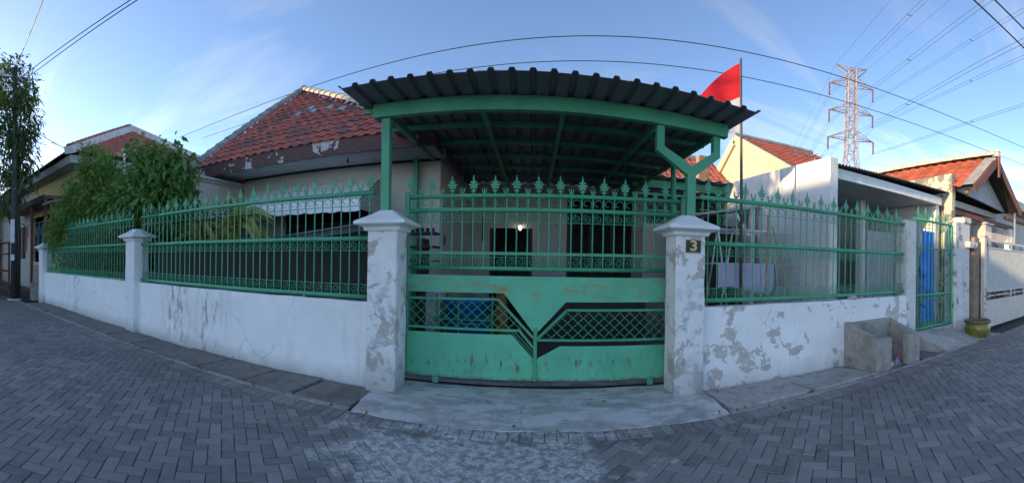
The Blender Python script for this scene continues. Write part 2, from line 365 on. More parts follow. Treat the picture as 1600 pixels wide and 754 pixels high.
BIN = concrete('bin_concrete', (0.33, 0.31, 0.275), 0.7, (0.11, 0.108, 0.105), scale=3.0, loc=(2, 0, 1))
SOIL = plain('soil', (0.045, 0.042, 0.040), 0.95, 0.4)
SAND = plain('joint_sand', (0.042, 0.044, 0.034), 0.95, 0.6, scale=2.5)
ROADM = plain('far_road', (0.14, 0.14, 0.142), 0.85, 0.25)
PAV_O = paver_mat('paver', 'obj'); PAV_A = paver_mat('paver_many', 'attr')
TILE_O = tile_mat('roof_tile', 'obj'); TILE_A = tile_mat('roof_tile_many', 'attr', moss=0.45)
TILE_R = tile_mat('roof_tile_bright', 'obj', (0.46, 0.10, 0.045), moss=0.12)
TILE_RA = tile_mat('roof_tile_bright_many', 'attr', (0.46, 0.10, 0.05), moss=0.15)
TILE_GREY = plain('grey_repair_tile', (0.40, 0.40, 0.40), 0.8, 0.3)
CAP_GREY = plain('grey_ridge_mortar', (0.30, 0.28, 0.27), 0.85, 0.35)
CAP_CREAM = plain('cream_ridge_tile', (0.62, 0.52, 0.38), 0.8, 0.35)
ZINC = plain('carport_sheet', (0.145, 0.135, 0.145), 0.5, 0.2, scale=2, bump=0.05)
ASBEST = plain('fibre_cement_sheet', (0.42, 0.40, 0.38), 0.9, 0.3)
DARK_SHEET = plain('dark_roof_sheet', (0.04, 0.045, 0.048), 0.7, 0.3)
NET = plain('black_shade_net', (0.012, 0.013, 0.016), 0.8, 0.4)
GLASS = plain('dark_glass', (0.010, 0.011, 0.014), 0.25, 0.1, bump=0, spec=0.15)
WOOD_D = plain('dark_wood', (0.035, 0.028, 0.024), 0.6, 0.4)
WOOD = plain('brown_wood', (0.16, 0.075, 0.045), 0.65, 0.35, scale=9)
WOOD_R = plain('red_brown_bargeboard', (0.20, 0.075, 0.050), 0.7, 0.3)
BLACK = plain('black_paint', (0.012, 0.012, 0.013), 0.45, 0.2, bump=0.05)
GOLD = plain('gold_paint', (0.62, 0.50, 0.20), 0.4, 0.15, bump=0)
STEEL = plain('dull_steel', (0.40, 0.40, 0.41), 0.45, 0.2, metal=0.6)
WIRE = plain('cable_black', (0.015, 0.015, 0.017), 0.6, 0.1, bump=0)
WIRE_G = plain('aluminium_conductor', (0.10, 0.12, 0.16), 0.6, 0.1, bump=0)
TOWER = plain('tower_steel', (0.29, 0.245, 0.235), 0.6, 0.3, scale=0.4, bump=0)
RUST_INS = plain('brown_insulator', (0.16, 0.06, 0.05), 0.5, 0.2, bump=0)
WHITE = plain('white_paint', (0.78, 0.78, 0.77), 0.6, 0.12)
BEIGE = plain('beige_gate_paint', (0.58, 0.51, 0.45), 0.5, 0.18, bump=0.1)
GREYGATE = plain('grey_corrugated_gate_sheet', (0.42, 0.44, 0.43), 0.55, 0.15)
BLUE = plain('blue_plastic', (0.02, 0.22, 0.80), 0.4, 0.15, bump=0.03)
ORANGE = plain('orange_plastic', (0.34, 0.13, 0.03), 0.5, 0.2)
LAV = plain('lavender_cloth', (0.55, 0.50, 0.68), 0.9, 0.15, bump=0.1)
BAMBOO = plain('bamboo', (0.42, 0.34, 0.20), 0.6, 0.3)
BARK = plain('bark', (0.085, 0.065, 0.050), 0.9, 0.4, scale=20, bump=0.6, bscale=40)
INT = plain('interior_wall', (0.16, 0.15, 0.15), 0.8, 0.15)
FLOORT = plain('porch_floor_tile', (0.20, 0.19, 0.19), 0.4, 0.2)
LEAF_MANGO = leaf_mat('leaf_long_dark', (0.035, 0.072, 0.024), (0.11, 0.18, 0.05))
LEAF_FEATHER = leaf_mat('leaf_feathery', (0.065, 0.150, 0.030), (0.24, 0.40, 0.07), (0.42, 0.52, 0.13))
LEAF_BROAD = leaf_mat('leaf_broad', (0.060, 0.155, 0.040), (0.21, 0.40, 0.09), (0.44, 0.56, 0.16))
STRAP = leaf_mat('leaf_strap_yellow', (0.06, 0.12, 0.03), (0.44, 0.42, 0.09))

# ------------------------------------------------------------------ ground, road, pavement
part('ground', SOIL, None, lambda m: m.quad((-600, -600, -0.075), (600, -600, -0.075), (600, 600, -0.075), (-600, 600, -0.075)))['kind'] = 'structure'
KY = 3.42                                    # road edge
m = MB(); m.quad((-90, -12, -0.018), (-19, -12, -0.018), (-19, KY, -0.018), (-90, KY, -0.018)); m.quad((15, -12, -0.018), (90, -12, -0.018), (90, KY, -0.018), (15, KY, -0.018))
m.quad((-19, -12, -0.018), (15, -12, -0.018), (15, -3.5, -0.018), (-19, -3.5, -0.018))
o = m.build('distant_road', ROADM); tag(o, kind='structure')
road = thing('road', None, None, (0, 0, 0), kind='structure')
part('sand_bed', SAND, road, lambda m: m.quad((-19, -3.5, -0.016), (15, -3.5, -0.016), (15, KY, -0.016), (-19, KY, -0.016)))
PL, PW, J = 0.205, 0.1025, 0.0055
def paver_verts(l, w):
    a_, b_, c = l/2-J/2, w/2-J/2, 0.0045
    v = [(-a_,-b_,-0.004),(a_,-b_,-0.004),(a_,b_,-0.004),(-a_,b_,-0.004),(-a_+c,-b_+c,0),(a_-c,-b_+c,0),(a_-c,b_-c,0),(-a_+c,b_-c,0),(-a_,-b_,-0.016),(a_,-b_,-0.016),(a_,b_,-0.016),(-a_,b_,-0.016)]
    f = [(4,5,6,7),(0,1,5,4),(1,2,6,5),(2,3,7,6),(3,0,4,7),(8,9,1,0),(9,10,2,1),(10,11,3,2),(11,8,0,3)]
    return v, f
pv, pf = paver_verts(PL, PW)
m = MB(); m.add(pv, pf); PMESH = m.mesh('paver', PAV_O)
cells = []                                   # herringbone at 45 degrees to the wall
W = PW; c45 = math.sqrt(0.5)
for i in range(-30, 30):
    # each step along the diagonal holds one horizontal and one vertical brick
    for j in range(-72, 58):
        # the classic 90 degree herringbone lattice: translation vectors (W, W) and (2W, -2W)
        ox, oy = i*W + j*2*W, i*W - j*2*W
        for (cx, cy, r) in ((ox + W, oy + W/2, 0.0), (ox + W/2 + 2*W, oy + 0.0, math.pi/2)):
            X = (cx - cy)*c45; Y = (cx + cy)*c45
            cells.append((X, Y, r + math.pi/4))

YH = 3.215                                   # the header row starts here
def corners(c, g_=J/2):
    ca_, sa_ = math.cos(c[2]), math.sin(c[2]); a_, b_ = PL/2-g_, PW/2-g_
    return [(c[0]+x*ca_-y*sa_, c[1]+x*sa_+y*ca_) for x, y in ((-a_,-b_),(a_,-b_),(a_,b_),(-a_,b_))]
cut = []; keep = []
for c in cells:
    if not (-18.9 < c[0] < 14.9 and -3.4 < c[1] < YH + 0.15): continue
    ys = [q[1] for q in corners(c)]
    if max(ys) < YH: keep.append(c)
    elif min(ys) < YH - 0.02: cut.append(c)
cells = keep
m = MB()
for c in cut:                                 # bricks sawn off along the header row
    P0 = corners(c); P1 = []
    for p, q in zip(P0, P0[1:]+P0[:1]):
        if p[1] <= YH - 0.002: P1.append(p)
        if (p[1] <= YH-0.002) != (q[1] <= YH-0.002):
            t_ = (YH-0.002-p[1])/(q[1]-p[1]); P1.append((p[0]+(q[0]-p[0])*t_, YH-0.002))
    if len(P1) >= 3:
        cx_ = sum(p[0] for p in P1)/len(P1); cy_ = sum(p[1] for p in P1)/len(P1); n_ = len(P1)
        top = [(cx_+(p[0]-cx_)*0.95, cy_+(p[1]-cy_)*0.95, -0.001) for p in P1]
        m.add(top + [(p[0], p[1], -0.005) for p in P1] + [(p[0], p[1], -0.016) for p in P1], [tuple(range(n_))] + [(i, n_+i, n_+(i+1) % n_, (i+1) % n_) for i in range(n_)] + [(n_+i, 2*n_+i, 2*n_+(i+1) % n_, n_+(i+1) % n_) for i in range(n_)])
m.build('sawn_pavers', PAV_A, road)['kind'] = 'stuff'
x = -18.9
while x < 14.9:
    cells.append((x, (YH + KY)/2 + 0.004, math.pi/2)); x += PW
def seen(c):
    d = math.hypot(c[0], c[1]); t = math.atan2(c[0], c[1])
    return d > 2.62 and -CX/F < t < (1600-CX)/F
vis = sorted([c for c in cells if seen(c)], key=lambda c: math.hypot(c[0], c[1]))
near = set(vis[:300])
for c in vis[:300]:
    link('paver', PMESH, road, (c[0], c[1], random.uniform(-0.004, 0.002)), (random.gauss(0, 0.013), random.gauss(0, 0.011), c[2] + random.gauss(0, 0.011)))
rest = [c for c in cells if c not in near]
A = np.array(pv); n = len(rest); P = np.array(rest)
ang = P[:, 2] + rng.normal(0, 0.011, n); ca, sa = np.cos(ang), np.sin(ang)
X = A[None, :, 0]*ca[:, None] - A[None, :, 1]*sa[:, None] + P[:, 0, None]
Yv = A[None, :, 0]*sa[:, None] + A[None, :, 1]*ca[:, None] + P[:, 1, None]
tx, ty = rng.normal(0, 0.013, n), rng.normal(0, 0.011, n)
Z = A[None, :, 2] + rng.uniform(-0.004, 0.002, n)[:, None] + A[None, :, 0]*tx[:, None] + A[None, :, 1]*ty[:, None]
verts = np.stack([X, Yv, Z], -1).reshape(-1, 3)
faces = [tuple(i + k*len(pv) for i in q) for k in range(n) for q in pf]
me = bpy.data.meshes.new('paver_field'); me.from_pydata(verts.tolist(), [], faces); me.materials.append(PAV_A)
at = me.attributes.new('tint', 'FLOAT', 'FACE'); at.data.foreach_set('value', np.repeat(rng.random(n), len(pf)))
o = link('paver_field', me, road); o['kind'] = 'stuff'

# kerb strip, drain slabs, driveway, yard
def wob(x, s=0.0): return 0.5*math.sin(3.1*x+s) + 0.5*math.sin(7.7*x+2*s)
def kerb(x0, x1, name='kerb'):
    m = MB(); n = int((x1-x0)/0.25); pts = []
    for i in range(n+1):
        x = x0 + (x1-x0)*i/n; w = wob(x)*0.008
        pts.append([(x, KY+0.002+w, -0.05), (x, KY+0.008+w, 0.008), (x, KY+0.068-w, 0.012), (x, KY+0.078-w, -0.05)])
    for i in range(n):
        p, q = pts[i], pts[i+1]
        for k in range(3): m.quad(p[k], q[k], q[k+1], p[k+1])
    tag(m.build(name, KERB), kind='structure')
kerb(-12.4, -1.72); kerb(1.90, 8.4)
def slab(parent, x0, x1, y0, y1, z, tilt, mat, skew=0.0):
    m = MB(); nx, ny = 5, 4; V = []
    g = lambda u, v: (x0+(x1-x0)*u + skew*(v-0.5) + 0.010*wob(5*v, x0)*(1-2*u), y0+(y1-y0)*v + 0.010*wob(6*u, x1)*(1-2*v), z + tilt*(u-0.5) + 0.004*wob(4*u+3*v, x0))
    for i in range(nx):
        for j in range(ny):
            u0, u1, v0, v1 = i/nx, (i+1)/nx, j/ny, (j+1)/ny
            m.quad(g(u0,v0), g(u1,v0), g(u1,v1), g(u0,v1))
    dn = lambda p: (p[0], p[1], p[2]-0.07)
    for i in range(nx):
        u0, u1 = i/nx, (i+1)/nx
        m.quad(g(u0,0), dn(g(u0,0)), dn(g(u1,0)), g(u1,0)); m.quad(g(u0,1), g(u1,1), dn(g(u1,1)), dn(g(u0,1)))
    for j in range(ny):
        v0, v1 = j/ny, (j+1)/ny
        m.quad(g(0,v0), g(0,v1), dn(g(0,v1)), dn(g(0,v0))); m.quad(g(1,v0), dn(g(1,v0)), dn(g(1,v1)), g(1,v1))
    return m.build('slab', mat, parent)
pave = thing('pavement', None, None, (-4, 3.8, 0), kind='structure')
xs = [-1.70, -2.42, -3.10, -3.94, -4.78, -5.66, -6.55, -7.5, -8.5, -9.5, -10.6, -11.9]
for k in range(len(xs)-1):
    slab(pave, xs[k+1]+random.uniform(0.012, 0.05), xs[k]-random.uniform(0.005, 0.02), KY+0.085, 4.095, 0.022+random.uniform(-0.008, 0.014), random.uniform(-0.014, 0.014), SLAB, 0.05)
for x0, x1, sk, t in ((1.93, 2.96, -0.06, 0.012), (2.99, 4.08, -0.12, -0.008)):
    slab(pave, x0, x1, KY+0.085, 4.095, 0.035, t, SLAB_R, sk)
slab(pave, 5.45, 6.0, KY+0.10, 4.09, -0.02, 0, SLAB)
slab(pave, 7.62, 8.35, KY+0.10, 4.05, 0.01, 0, SLAB_R)
m = MB(); nx, ny = 40, 16
def dg(i, j):
    u, v = i/nx, j/ny; x = -1.685 + 3.57*u; y0 = KY-0.012 + 0.012*wob(2.2*x, 1); y = y0 + (4.95-y0)*v
    return (x + (0.0 if 0 < i < nx else 0.012*wob(8*v, i)) - 0.06*v*(1 if i == 0 else 0), y, 0.004 + 0.034*min(1, v*3.5) + 0.004*wob(1.7*x+2*y))
for i in range(nx):
    for j in range(ny): m.quad(dg(i,j), dg(i+1,j), dg(i+1,j+1), dg(i,j+1))
for j in range(ny):
    for i in (0, nx):
        p, q = dg(i,j), dg(i,j+1); m.quad(p, q, (q[0],q[1],-0.07), (p[0],p[1],-0.07))
for i in range(nx):
    p, q = dg(i,0), dg(i+1,0); m.quad(p, q, (q[0],q[1],-0.07), (p[0],p[1],-0.07))
tag(m.build('driveway', CONC, smooth=True), kind='structure')
part('yard_ground', FLOORT, None, lambda m: (m.quad((-12.2, 4.32, 0.02), (-1.70, 4.32, 0.02), (-1.70, 9, 0.02), (-12.2, 9, 0.02)), m.quad((-1.70, 4.96, 0.02), (2.0, 4.96, 0.02), (2.0, 9, 0.02), (-1.70, 9, 0.02)), m.quad((2.0, 4.32, 0.02), (8.0, 4.32, 0.02), (8.0, 9, 0.02), (2.0, 9, 0.02))))['kind'] = 'structure'

# ------------------------------------------------------------------ front walls and pillars
WY0, WY1 = 4.12, 4.28
def low_wall(x0, x1, mat, label, h=0.985, crack=True):
    m = MB(); n = int((x1-x0)/0.2); top = []
    for i in range(n+1):
        x = x0+(x1-x0)*i/n; top.append((x, h + 0.006*wob(x*1.3, x0)))
    for i in range(n):
        (xa, za), (xb, zb) = top[i], top[i+1]
        m.quad((xa,WY0,-0.07),(xb,WY0,-0.07),(xb,WY0,zb-0.012),(xa,WY0,za-0.012))
        m.quad((xa,WY0,za-0.012),(xb,WY0,zb-0.012),(xb,WY0+0.012,zb),(xa,WY0+0.012,za))
        m.quad((xa,WY0+0.012,za),(xb,WY0+0.012,zb),(xb,WY1,zb),(xa,WY1,za))
        m.quad((xa,WY1,za),(xb,WY1,zb),(xb,WY1,-0.07),(xa,WY1,-0.07))
    t = thing('boundary_wall', label, 'wall', ((x0+x1)/2, 4.2, 0), 'low walls under the green fences')
    m.build('wall_body', mat, t)
    return t
low_wall(-6.44, -1.80, WALL_L, 'white low wall with dark rain streaks, left of the big gate')
low_wall(-11.92, -6.77, WALL_L, 'clean white low wall between the two leftmost pillars, below feathery bush')
low_wall(1.87, 5.70, WALL_R, 'white low wall with peeling beige patches, right of number plate pillar')
def pillar(xc, label, mat, w=0.35, h=1.80, cap=0.30, capz=0.21, group='pillars with pyramid caps', lean=0.0):
    t = thing('gate_pillar', label, 'pillar', (xc, 4.2, 0), group)
    y0, y1 = 4.02, 4.37
    m = MB(); nz = 14
    for i in range(nz):                       # slightly wavy plaster edges
        za, zb = -0.07 + (h+0.07)*i/nz, -0.07 + (h+0.07)*(i+1)/nz
        def ring(z):
            c = 0.012 + 0.006*wob(z*5, xc); e_ = 0.004*wob(z*3, 1+xc); x0, x1 = xc-w/2+e_+lean*(h-z), xc+w/2+0.004*wob(z*4, xc)+lean*(h-z)
            return [(x0+c,y0,z),(x1-c,y0,z),(x1,y0+c,z),(x1,y1-c,z),(x1-c,y1,z),(x0+c,y1,z),(x0,y1-c,z),(x0,y0+c,z)]
        ra, rb = ring(za), ring(zb)
        for k in range(8): m.quad(ra[k], ra[(k+1)%8], rb[(k+1)%8], rb[k])
    m.build('shaft', mat, t)
    m = MB(); yc = 4.195; s = w/2
    def sq(r, z, c=0.01): return [(xc-r+c,yc-r,z),(xc+r-c,yc-r,z),(xc+r,yc-r+c,z),(xc+r,yc+r-c,z),(xc+r-c,yc+r,z),(xc-r+c,yc+r,z),(xc-r,yc+r-c,z),(xc-r,yc-r+c,z)]
    prof = [(s+0.0, h-0.015), (s+0.03, h-0.01), (s+0.045, h+0.025), (s+0.05, h+0.03), (cap-0.01, h+0.055), (cap, h+0.062), (cap, h+0.085), (cap-0.012, h+0.098), (cap*0.55, h+0.165), (0.085, h+capz+0.01), (0.07, h+capz+0.015)]
    rings = [sq(r, z) for r, z in prof]
    for ra, rb in zip(rings, rings[1:]):
        for k in range(8): m.quad(ra[k], ra[(k+1)%8], rb[(k+1)%8], rb[k])
    m.add(rings[-1], [tuple(range(8))])
    m.build('pyramid_cap', PILLAR2, t)
    return t
pillar(-1.63, 'white gate pillar with bluish worn patches, left of the big green gate', PILLAR)
pillar(1.69, 'peeling white gate pillar carrying the number plate and forked post', PILLAR)
pillar(-6.60, 'white pillar with pyramid cap in the middle of the left fence', PILLAR2, w=0.33, cap=0.28)
pillar(-12.08, 'far left white pillar at the end of the fence near the black pole', PILLAR2, w=0.34, cap=0.30, h=1.70)
t = thing('fence_post', 'plain square white post with mouldy edge, left of the small side gate', 'post', (5.85, 4.2, 0))
part('shaft', PILLAR_OLD, t, lambda m: m.box(5.70, 5.99, 4.115, 4.36, -0.07, 2.33, 0.012))
t = thing('side_gate_pillar', 'mould-stained white pillar between the small green gate and beige gate', 'pillar', (7.85, 4.3, 0))
part('shaft', PILLAR_OLD, t, lambda m: m.box(7.50, 8.20, 4.13, 4.42, -0.07, 2.50, 0.02))
part('upper_block', PILLAR_OLD, t, lambda m: m.box(7.86, 8.22, 4.10, 4.44, 2.503, 2.64, 0.02))
part('ledge', PILLAR_OLD, t, lambda m: m.prism([(7.96, 1.95), (8.27, 1.95), (8.36, 2.03), (8.36, 2.09), (7.96, 2.09)], 'y', 4.00, 4.127))
t = thing('brown_post', 'narrow brown weathered post between white pillar and beige gate', 'post', (8.45, 4.1, 0))
part('shaft', plain('brown_plaster', (0.26, 0.19, 0.14), 0.9, 0.35), t, lambda m: m.box(8.30, 8.58, 4.06, 4.34, -0.07, 2.22, 0.015))

# number plate
t = thing('number_plate', 'black house number plate with gold numeral 3 on right gate pillar', 'number plate', (1.69, 4.01, 1.66))
PX0, PX1, PZ0, PZ1 = 1.625, 1.80, 1.600, 1.745
part('plate', BLACK, t, lambda m: m.box(PX0, PX1, 4.004, 4.018, PZ0, PZ1, 0.003))
part('border_line', GOLD, t, lambda m: m.box(PX0+.006, PX1-.006, 4.0025, 4.004, PZ0+.006, PZ0+.009))
part('border_line', GOLD, t, lambda m: m.box(PX0+.006, PX1-.006, 4.0025, 4.004, PZ1-.009, PZ1-.006))
fc = bpy.data.curves.new('numeral', 'FONT'); fc.body = '3'; fc.size = 0.155; fc.extrude = 0.003; fc.offset = 0.004; fc.align_x = 'CENTER'; fc.align_y = 'CENTER'
tmp = bpy.data.objects.new('tmp_text', fc); COL.objects.link(tmp)
dg_ = bpy.context.evaluated_depsgraph_get(); me = bpy.data.meshes.new_from_object(tmp.evaluated_get(dg_)); bpy.data.objects.remove(tmp)
me.materials.clear(); me.materials.append(GOLD); me.transform(Matrix.Scale(1.25, 4, (1, 0, 0)))
link('numeral', me, t, ((PX0+PX1)/2, 4.000, (PZ0+PZ1)/2), (rad(90), 0, 0))

# ------------------------------------------------------------------ wrought iron pieces (shared meshes, local coordinates)
def spiral_mesh(r=0.050, turns=1.7, flip=1):
    m = MB(); n = 22; pts = []
    for i in range(n+1):
        t = i/n; a_ = 2*math.pi*turns*t; q = r*(1-0.80*t)
        pts.append((flip*q*math.cos(a_+math.pi*0.5), 0, q*math.sin(a_+math.pi*0.5)))
    m.tube(pts, 0.0042, 4); me = m.mesh('scroll', GREEN); return me
SCROLL = spiral_mesh(); SCROLL_F = spiral_mesh(flip=-1)
def cscroll_mesh(r=0.050):
    m = MB(); n = 18; pts = []
    for i in range(n+1):
        t = i/n; a_ = -0.9 + 5.6*t; q = r*(1.0-0.12*t) if t < 0.7 else r*(0.916-1.9*(t-0.7))
        pts.append((q*math.cos(a_), 0, q*math.sin(a_)))
    m.tube(pts, 0.0042, 4); return m.mesh('scroll', GREEN)
SCROLL_C = cscroll_mesh()
def spear_mesh():
    half = [(0.008, 0.0), (0.008, 0.026), (0.030, 0.034), (0.030, 0.042), (0.008, 0.050), (0.008, 0.068), (0.030, 0.060), (0.048, 0.074), (0.034, 0.084), (0.009, 0.092),
            (0.034, 0.090), (0.056, 0.106), (0.052, 0.121), (0.032, 0.114), (0.009, 0.122), (0.026, 0.124), (0.040, 0.140), (0.030, 0.149), (0.008, 0.143), (0.013, 0.158), (0.007, 0.185), (0.0, 0.225)]
    poly = half + [(-x, z) for x, z in reversed(half[:-1])]
    m = MB(); m.prism(poly, 'y', -0.006, 0.006); m.lathe([(0.009, 0.0), (0.009, 0.14), (0.0, 0.205)], n=6); return m.mesh('spear_finial', GREEN)
def tulip_mesh():
    half = [(0.007, 0.0), (0.012, 0.012), (0.028, 0.020), (0.036, 0.045), (0.031, 0.066), (0.046, 0.090), (0.024, 0.086), (0.018, 0.066), (0.022, 0.044), (0.010, 0.034), (0.0, 0.036)]
    poly = half + [(-x, z) for x, z in reversed(half[:-1])]
    m = MB(); m.prism(poly, 'y', -0.005, 0.005); return m.mesh('tulip_finial', GREEN)
def tulip3_mesh():
    m = MB()
    for s in (-1, 0, 1):
        m.tube([(0, 0, 0), (s*0.018, 0, 0.022), (s*0.022, 0, 0.048), (s*(0.034 if s else 0), 0, 0.074 if s else 0.082)], [0.007, 0.008, 0.007, 0.003], 5)
    return m.mesh('tulip_finial', GREEN)
SPEAR = spear_mesh(); TULIP = tulip_mesh(); TULIP3 = tulip3_mesh()
def rod_mesh(name, z0, z1, r=0.0085, n=6):
    m = MB(); m.tube([(0, 0, z0), (0, 0, z1)], r, n); return m.mesh(name, GREEN)
def row(parent, mesh, xs, y, z, name='scroll', jit=0.0):
    for x in xs: link(name, mesh, parent, (x, y, z), (0, random.gauss(0, 0.05+jit), 0))
def fence(label, x0, x1, y, zt, zm, zb, spear0, tulip, top_scroll, brackets):
    t = thing('iron_fence', label, 'fence', ((x0+x1)/2, y, 0.985), 'green wrought iron fence panels')
    rr = 0.029
    for nm, z in (('top_rail', zt), ('middle_rail', zm), ('bottom_rail', zb)):
        n = 9; part(nm, GREEN, t, lambda m: m.tube([(x0+(x1-x0)*i/(n-1), y + 0.003*wob(i, x0), z + 0.004*wob(i*0.7, z)) for i in range(n)], rr, 10), True)
    fb = [zt-0.145, zm-0.142, zb+0.142]
    for z in fb: part('flat_bar', GREEN, t, lambda m: m.box(x0, x1, y-0.011, y+0.011, z-0.003, z+0.003))
    k0 = math.ceil((x0 + 0.02 - spear0)/0.125); k1 = math.floor((x1 - 0.02 - spear0)/0.125)
    RM = rod_mesh('bar', zb, zt)
    xs = [(k, spear0 + 0.125*k) for k in range(k0, k1+1)]
    for k, x in xs:
        link('bar', RM, t, (x + random.gauss(0, 0.002), y, 0), (0, random.gauss(0, 0.0015), 0))
        if k % 2 == 0: link('spear_finial', SPEAR, t, (x, y, zt+0.020), (0, random.gauss(0, 0.03), random.gauss(0, 0.15)))
        else: link('tulip_finial', tulip, t, (x, y, zt+0.022), (0, random.gauss(0, 0.05), random.gauss(0, 0.2)))
    mid = [x + 0.0625 for k, x in xs if x + 0.0625 < x1]
    row(t, top_scroll, mid, y, zt-0.088); row(t, SCROLL, mid, y, zm-0.086); row(t, SCROLL_F, mid, y, zb+0.086)
    for x in brackets: part('bracket', GREEN, t, lambda m: m.tube([(x, y, 0.95), (x, y, zb)], 0.022, 8))
    return t
FY = 4.2
fence('green spear-topped fence panel left of the gate, black netting behind it', -6.44, -1.80, FY, 2.245, 1.715, 1.035, -1.865, TULIP, SCROLL_C, (-5.7, -2.75))
fence('green spear-topped fence panel at far left, half hidden by feathery bush', -11.95, -6.75, FY, 2.245, 1.735, 1.000, -6.90, TULIP, SCROLL_C, (-10.6, -8.2))
fence('green spear-topped fence panel right of the gate, drying rack behind it', 1.86, 5.71, FY, 2.258, 1.722, 1.052, 1.975, TULIP, SCROLL_C, (3.42, 4.9))

# ------------------------------------------------------------------ main gate
GY = 4.50
g = thing('sliding_gate', 'big green sliding gate with V-shaped sheet panels and mesh windows', 'gate', (0.1, GY, 0.04))
GX0, GX1 = -1.47, 1.75
def gtube(nm, pts, r=0.026): part(nm, GREEN, g, lambda m: m.tube(pts, r, 10), True)
gtube('top_rail', [(GX0, GY, 2.222), (0.1, GY, 2.226), (GX1, GY, 2.232)]); gtube('upper_rail', [(GX0, GY, 2.058), (0.1, GY, 2.062), (GX1, GY, 2.066)]); gtube('lower_rail', [(GX0, GY, 1.388), (0.1, GY, 1.392), (GX1, GY, 1.392)])
part('side_post', GREEN, g, lambda m: m.box(GX0-0.055, GX0, GY-0.03, GY+0.03, 0.13, 2.28, 0.006)); part('side_post', GREEN, g, lambda m: m.box(GX1, GX1+0.055, GY-0.03, GY+0.03, 0.13, 2.28, 0.006))
for z in (2.085, 1.920, 1.520): part('flat_bar', GREEN, g, lambda m: m.box(GX0, GX1, GY-0.011, GY+0.011, z-0.003, z+0.003))
part('flat_bar', GREEN, g, lambda m: m.box(GX0, GX1, GY-0.008, GY+0.016, 1.545, 1.580))
RM = rod_mesh('bar', 1.39, 2.225)
sp0 = -1.455
for k in range(0, 26):
    x = sp0 + 0.125*k
    if x > GX1 + 0.02: break
    if k > 0: link('bar', RM, g, (x + random.gauss(0, 0.002), GY, 0), (0, random.gauss(0, 0.002), 0))
    if k % 2 == 0: link('spear_finial', SPEAR, g, (x, GY, 2.243 if k else 2.28), (0, random.gauss(0, 0.02), random.gauss(0, 0.12)))
    else: link('tulip_finial', TULIP3, g, (x, GY, 2.243), (0, random.gauss(0, 0.05), 0))
    if x + 0.0625 < GX1:
        link('scroll', SCROLL_C, g, (x+0.0625, GY, 2.142)); link('scroll', SCROLL, g, (x+0.0625, GY, 1.976), (0, random.gauss(0, .06), 0)); link('scroll', SCROLL_F, g, (x+0.0625, GY, 1.466), (0, random.gauss(0, .06), 0))
T = 0.004
def sheet(nm, poly, y=GY-0.02):
    part(nm, GATE, g, lambda m: m.prism(poly, 'y', y-T/2, y+T/2))
CXG = 0.03                                     # the middle stile of the gate
sheet('upper_sheet', [(GX0, 1.305), (GX1, 1.305), (GX1, 1.020), (0.375, 1.020), (CXG+0.03, 0.680), (CXG-0.03, 0.680), (-0.335, 1.112), (GX0, 1.102)])
sheet('lower_sheet', [(GX0, 0.632), (-0.235, 0.640), (CXG-0.022, 0.375), (CXG-0.022, 0.125), (GX0, 0.118)])
sheet('lower_sheet', [(0.310, 0.520), (GX1, 0.512), (GX1, 0.118), (CXG+0.022, 0.125), (CXG+0.022, 0.375)])
part('stile', GREEN, g, lambda m: m.box(CXG-0.021, CXG+0.021, GY-0.035, GY+0.015, 0.122, 0.72, 0.004))
part('top_edge', GREEN, g, lambda m: m.box(GX0, GX1, GY-0.016, GY+0.02, 1.270, 1.302, 0.004))
part('bottom_channel', GREEN, g, lambda m: m.box(GX0, GX1, GY-0.016, GY+0.03, 0.122, 0.165, 0.004))
part('weld_patch', GATE, g, lambda m: m.prism([(GX0, 0.30), (-0.98, 0.30), (-0.98, 0.122), (GX0, 0.122)], 'y', GY-0.0268, GY-0.0228))
def mesh_window(top, diag, bot, sgn):
    # frame bars in front of the mesh
    for nm, a_, b_ in (('window_bar', top[0], top[1]), ('window_bar', top[1], diag), ('window_bar', bot[0], bot[1])):
        part(nm, GREEN, g, lambda m: m.beam((a_[0], GY-0.012, a_[1]), (b_[0], GY-0.012, b_[1]), 0.026, 0.042, up=(0, 1, 0)))
zL, zR = (1.032, 0.700), (0.930, 0.578)
mesh_window([(GX0, 1.028), (-0.40, 1.040)], (CXG-0.02, 0.610), [(GX0, 0.690), (-0.13, 0.690)], -1)
part('window_bar', GREEN, g, lambda m: m.beam((-0.16, GY-0.012, 0.70), (CXG-0.02, GY-0.012, 0.50), 0.026, 0.036, up=(0, 1, 0)))
mesh_window([(GX1, 0.925), (0.39, 0.930)], (CXG+0.02, 0.600), [(GX1, 0.580), (CXG+0.02, 0.588)], 1)
for q in range(3): part('grille_wire', GREEN, g, lambda m: m.tube([(-0.31+0.045*q, GY+0.005, 0.69), (CXG-0.03, GY+0.005, 0.36+0.045*q)], 0.006, 5))
def clip(p, q, poly):
    """clip segment to a convex polygon (ccw)"""
    t0, t1 = 0.0, 1.0; d = (q[0]-p[0], q[1]-p[1]); n = len(poly)
    for i in range(n):
        a_, b_ = poly[i], poly[(i+1)%n]; ex, ez = b_[0]-a_[0], b_[1]-a_[1]
        nx_, nz_ = -ez, ex; num = nx_*(p[0]-a_[0]) + nz_*(p[1]-a_[1]); den = nx_*d[0] + nz_*d[1]
        if abs(den) < 1e-9:
            if num < 0: return None
            continue
        t = -num/den
        if den > 0: t0 = max(t0, t)
        else: t1 = min(t1, t)
    if t0 >= t1 - 0.02: return None
    return [(p[0]+d[0]*t, p[1]+d[1]*t) for t in (t0, t1)]
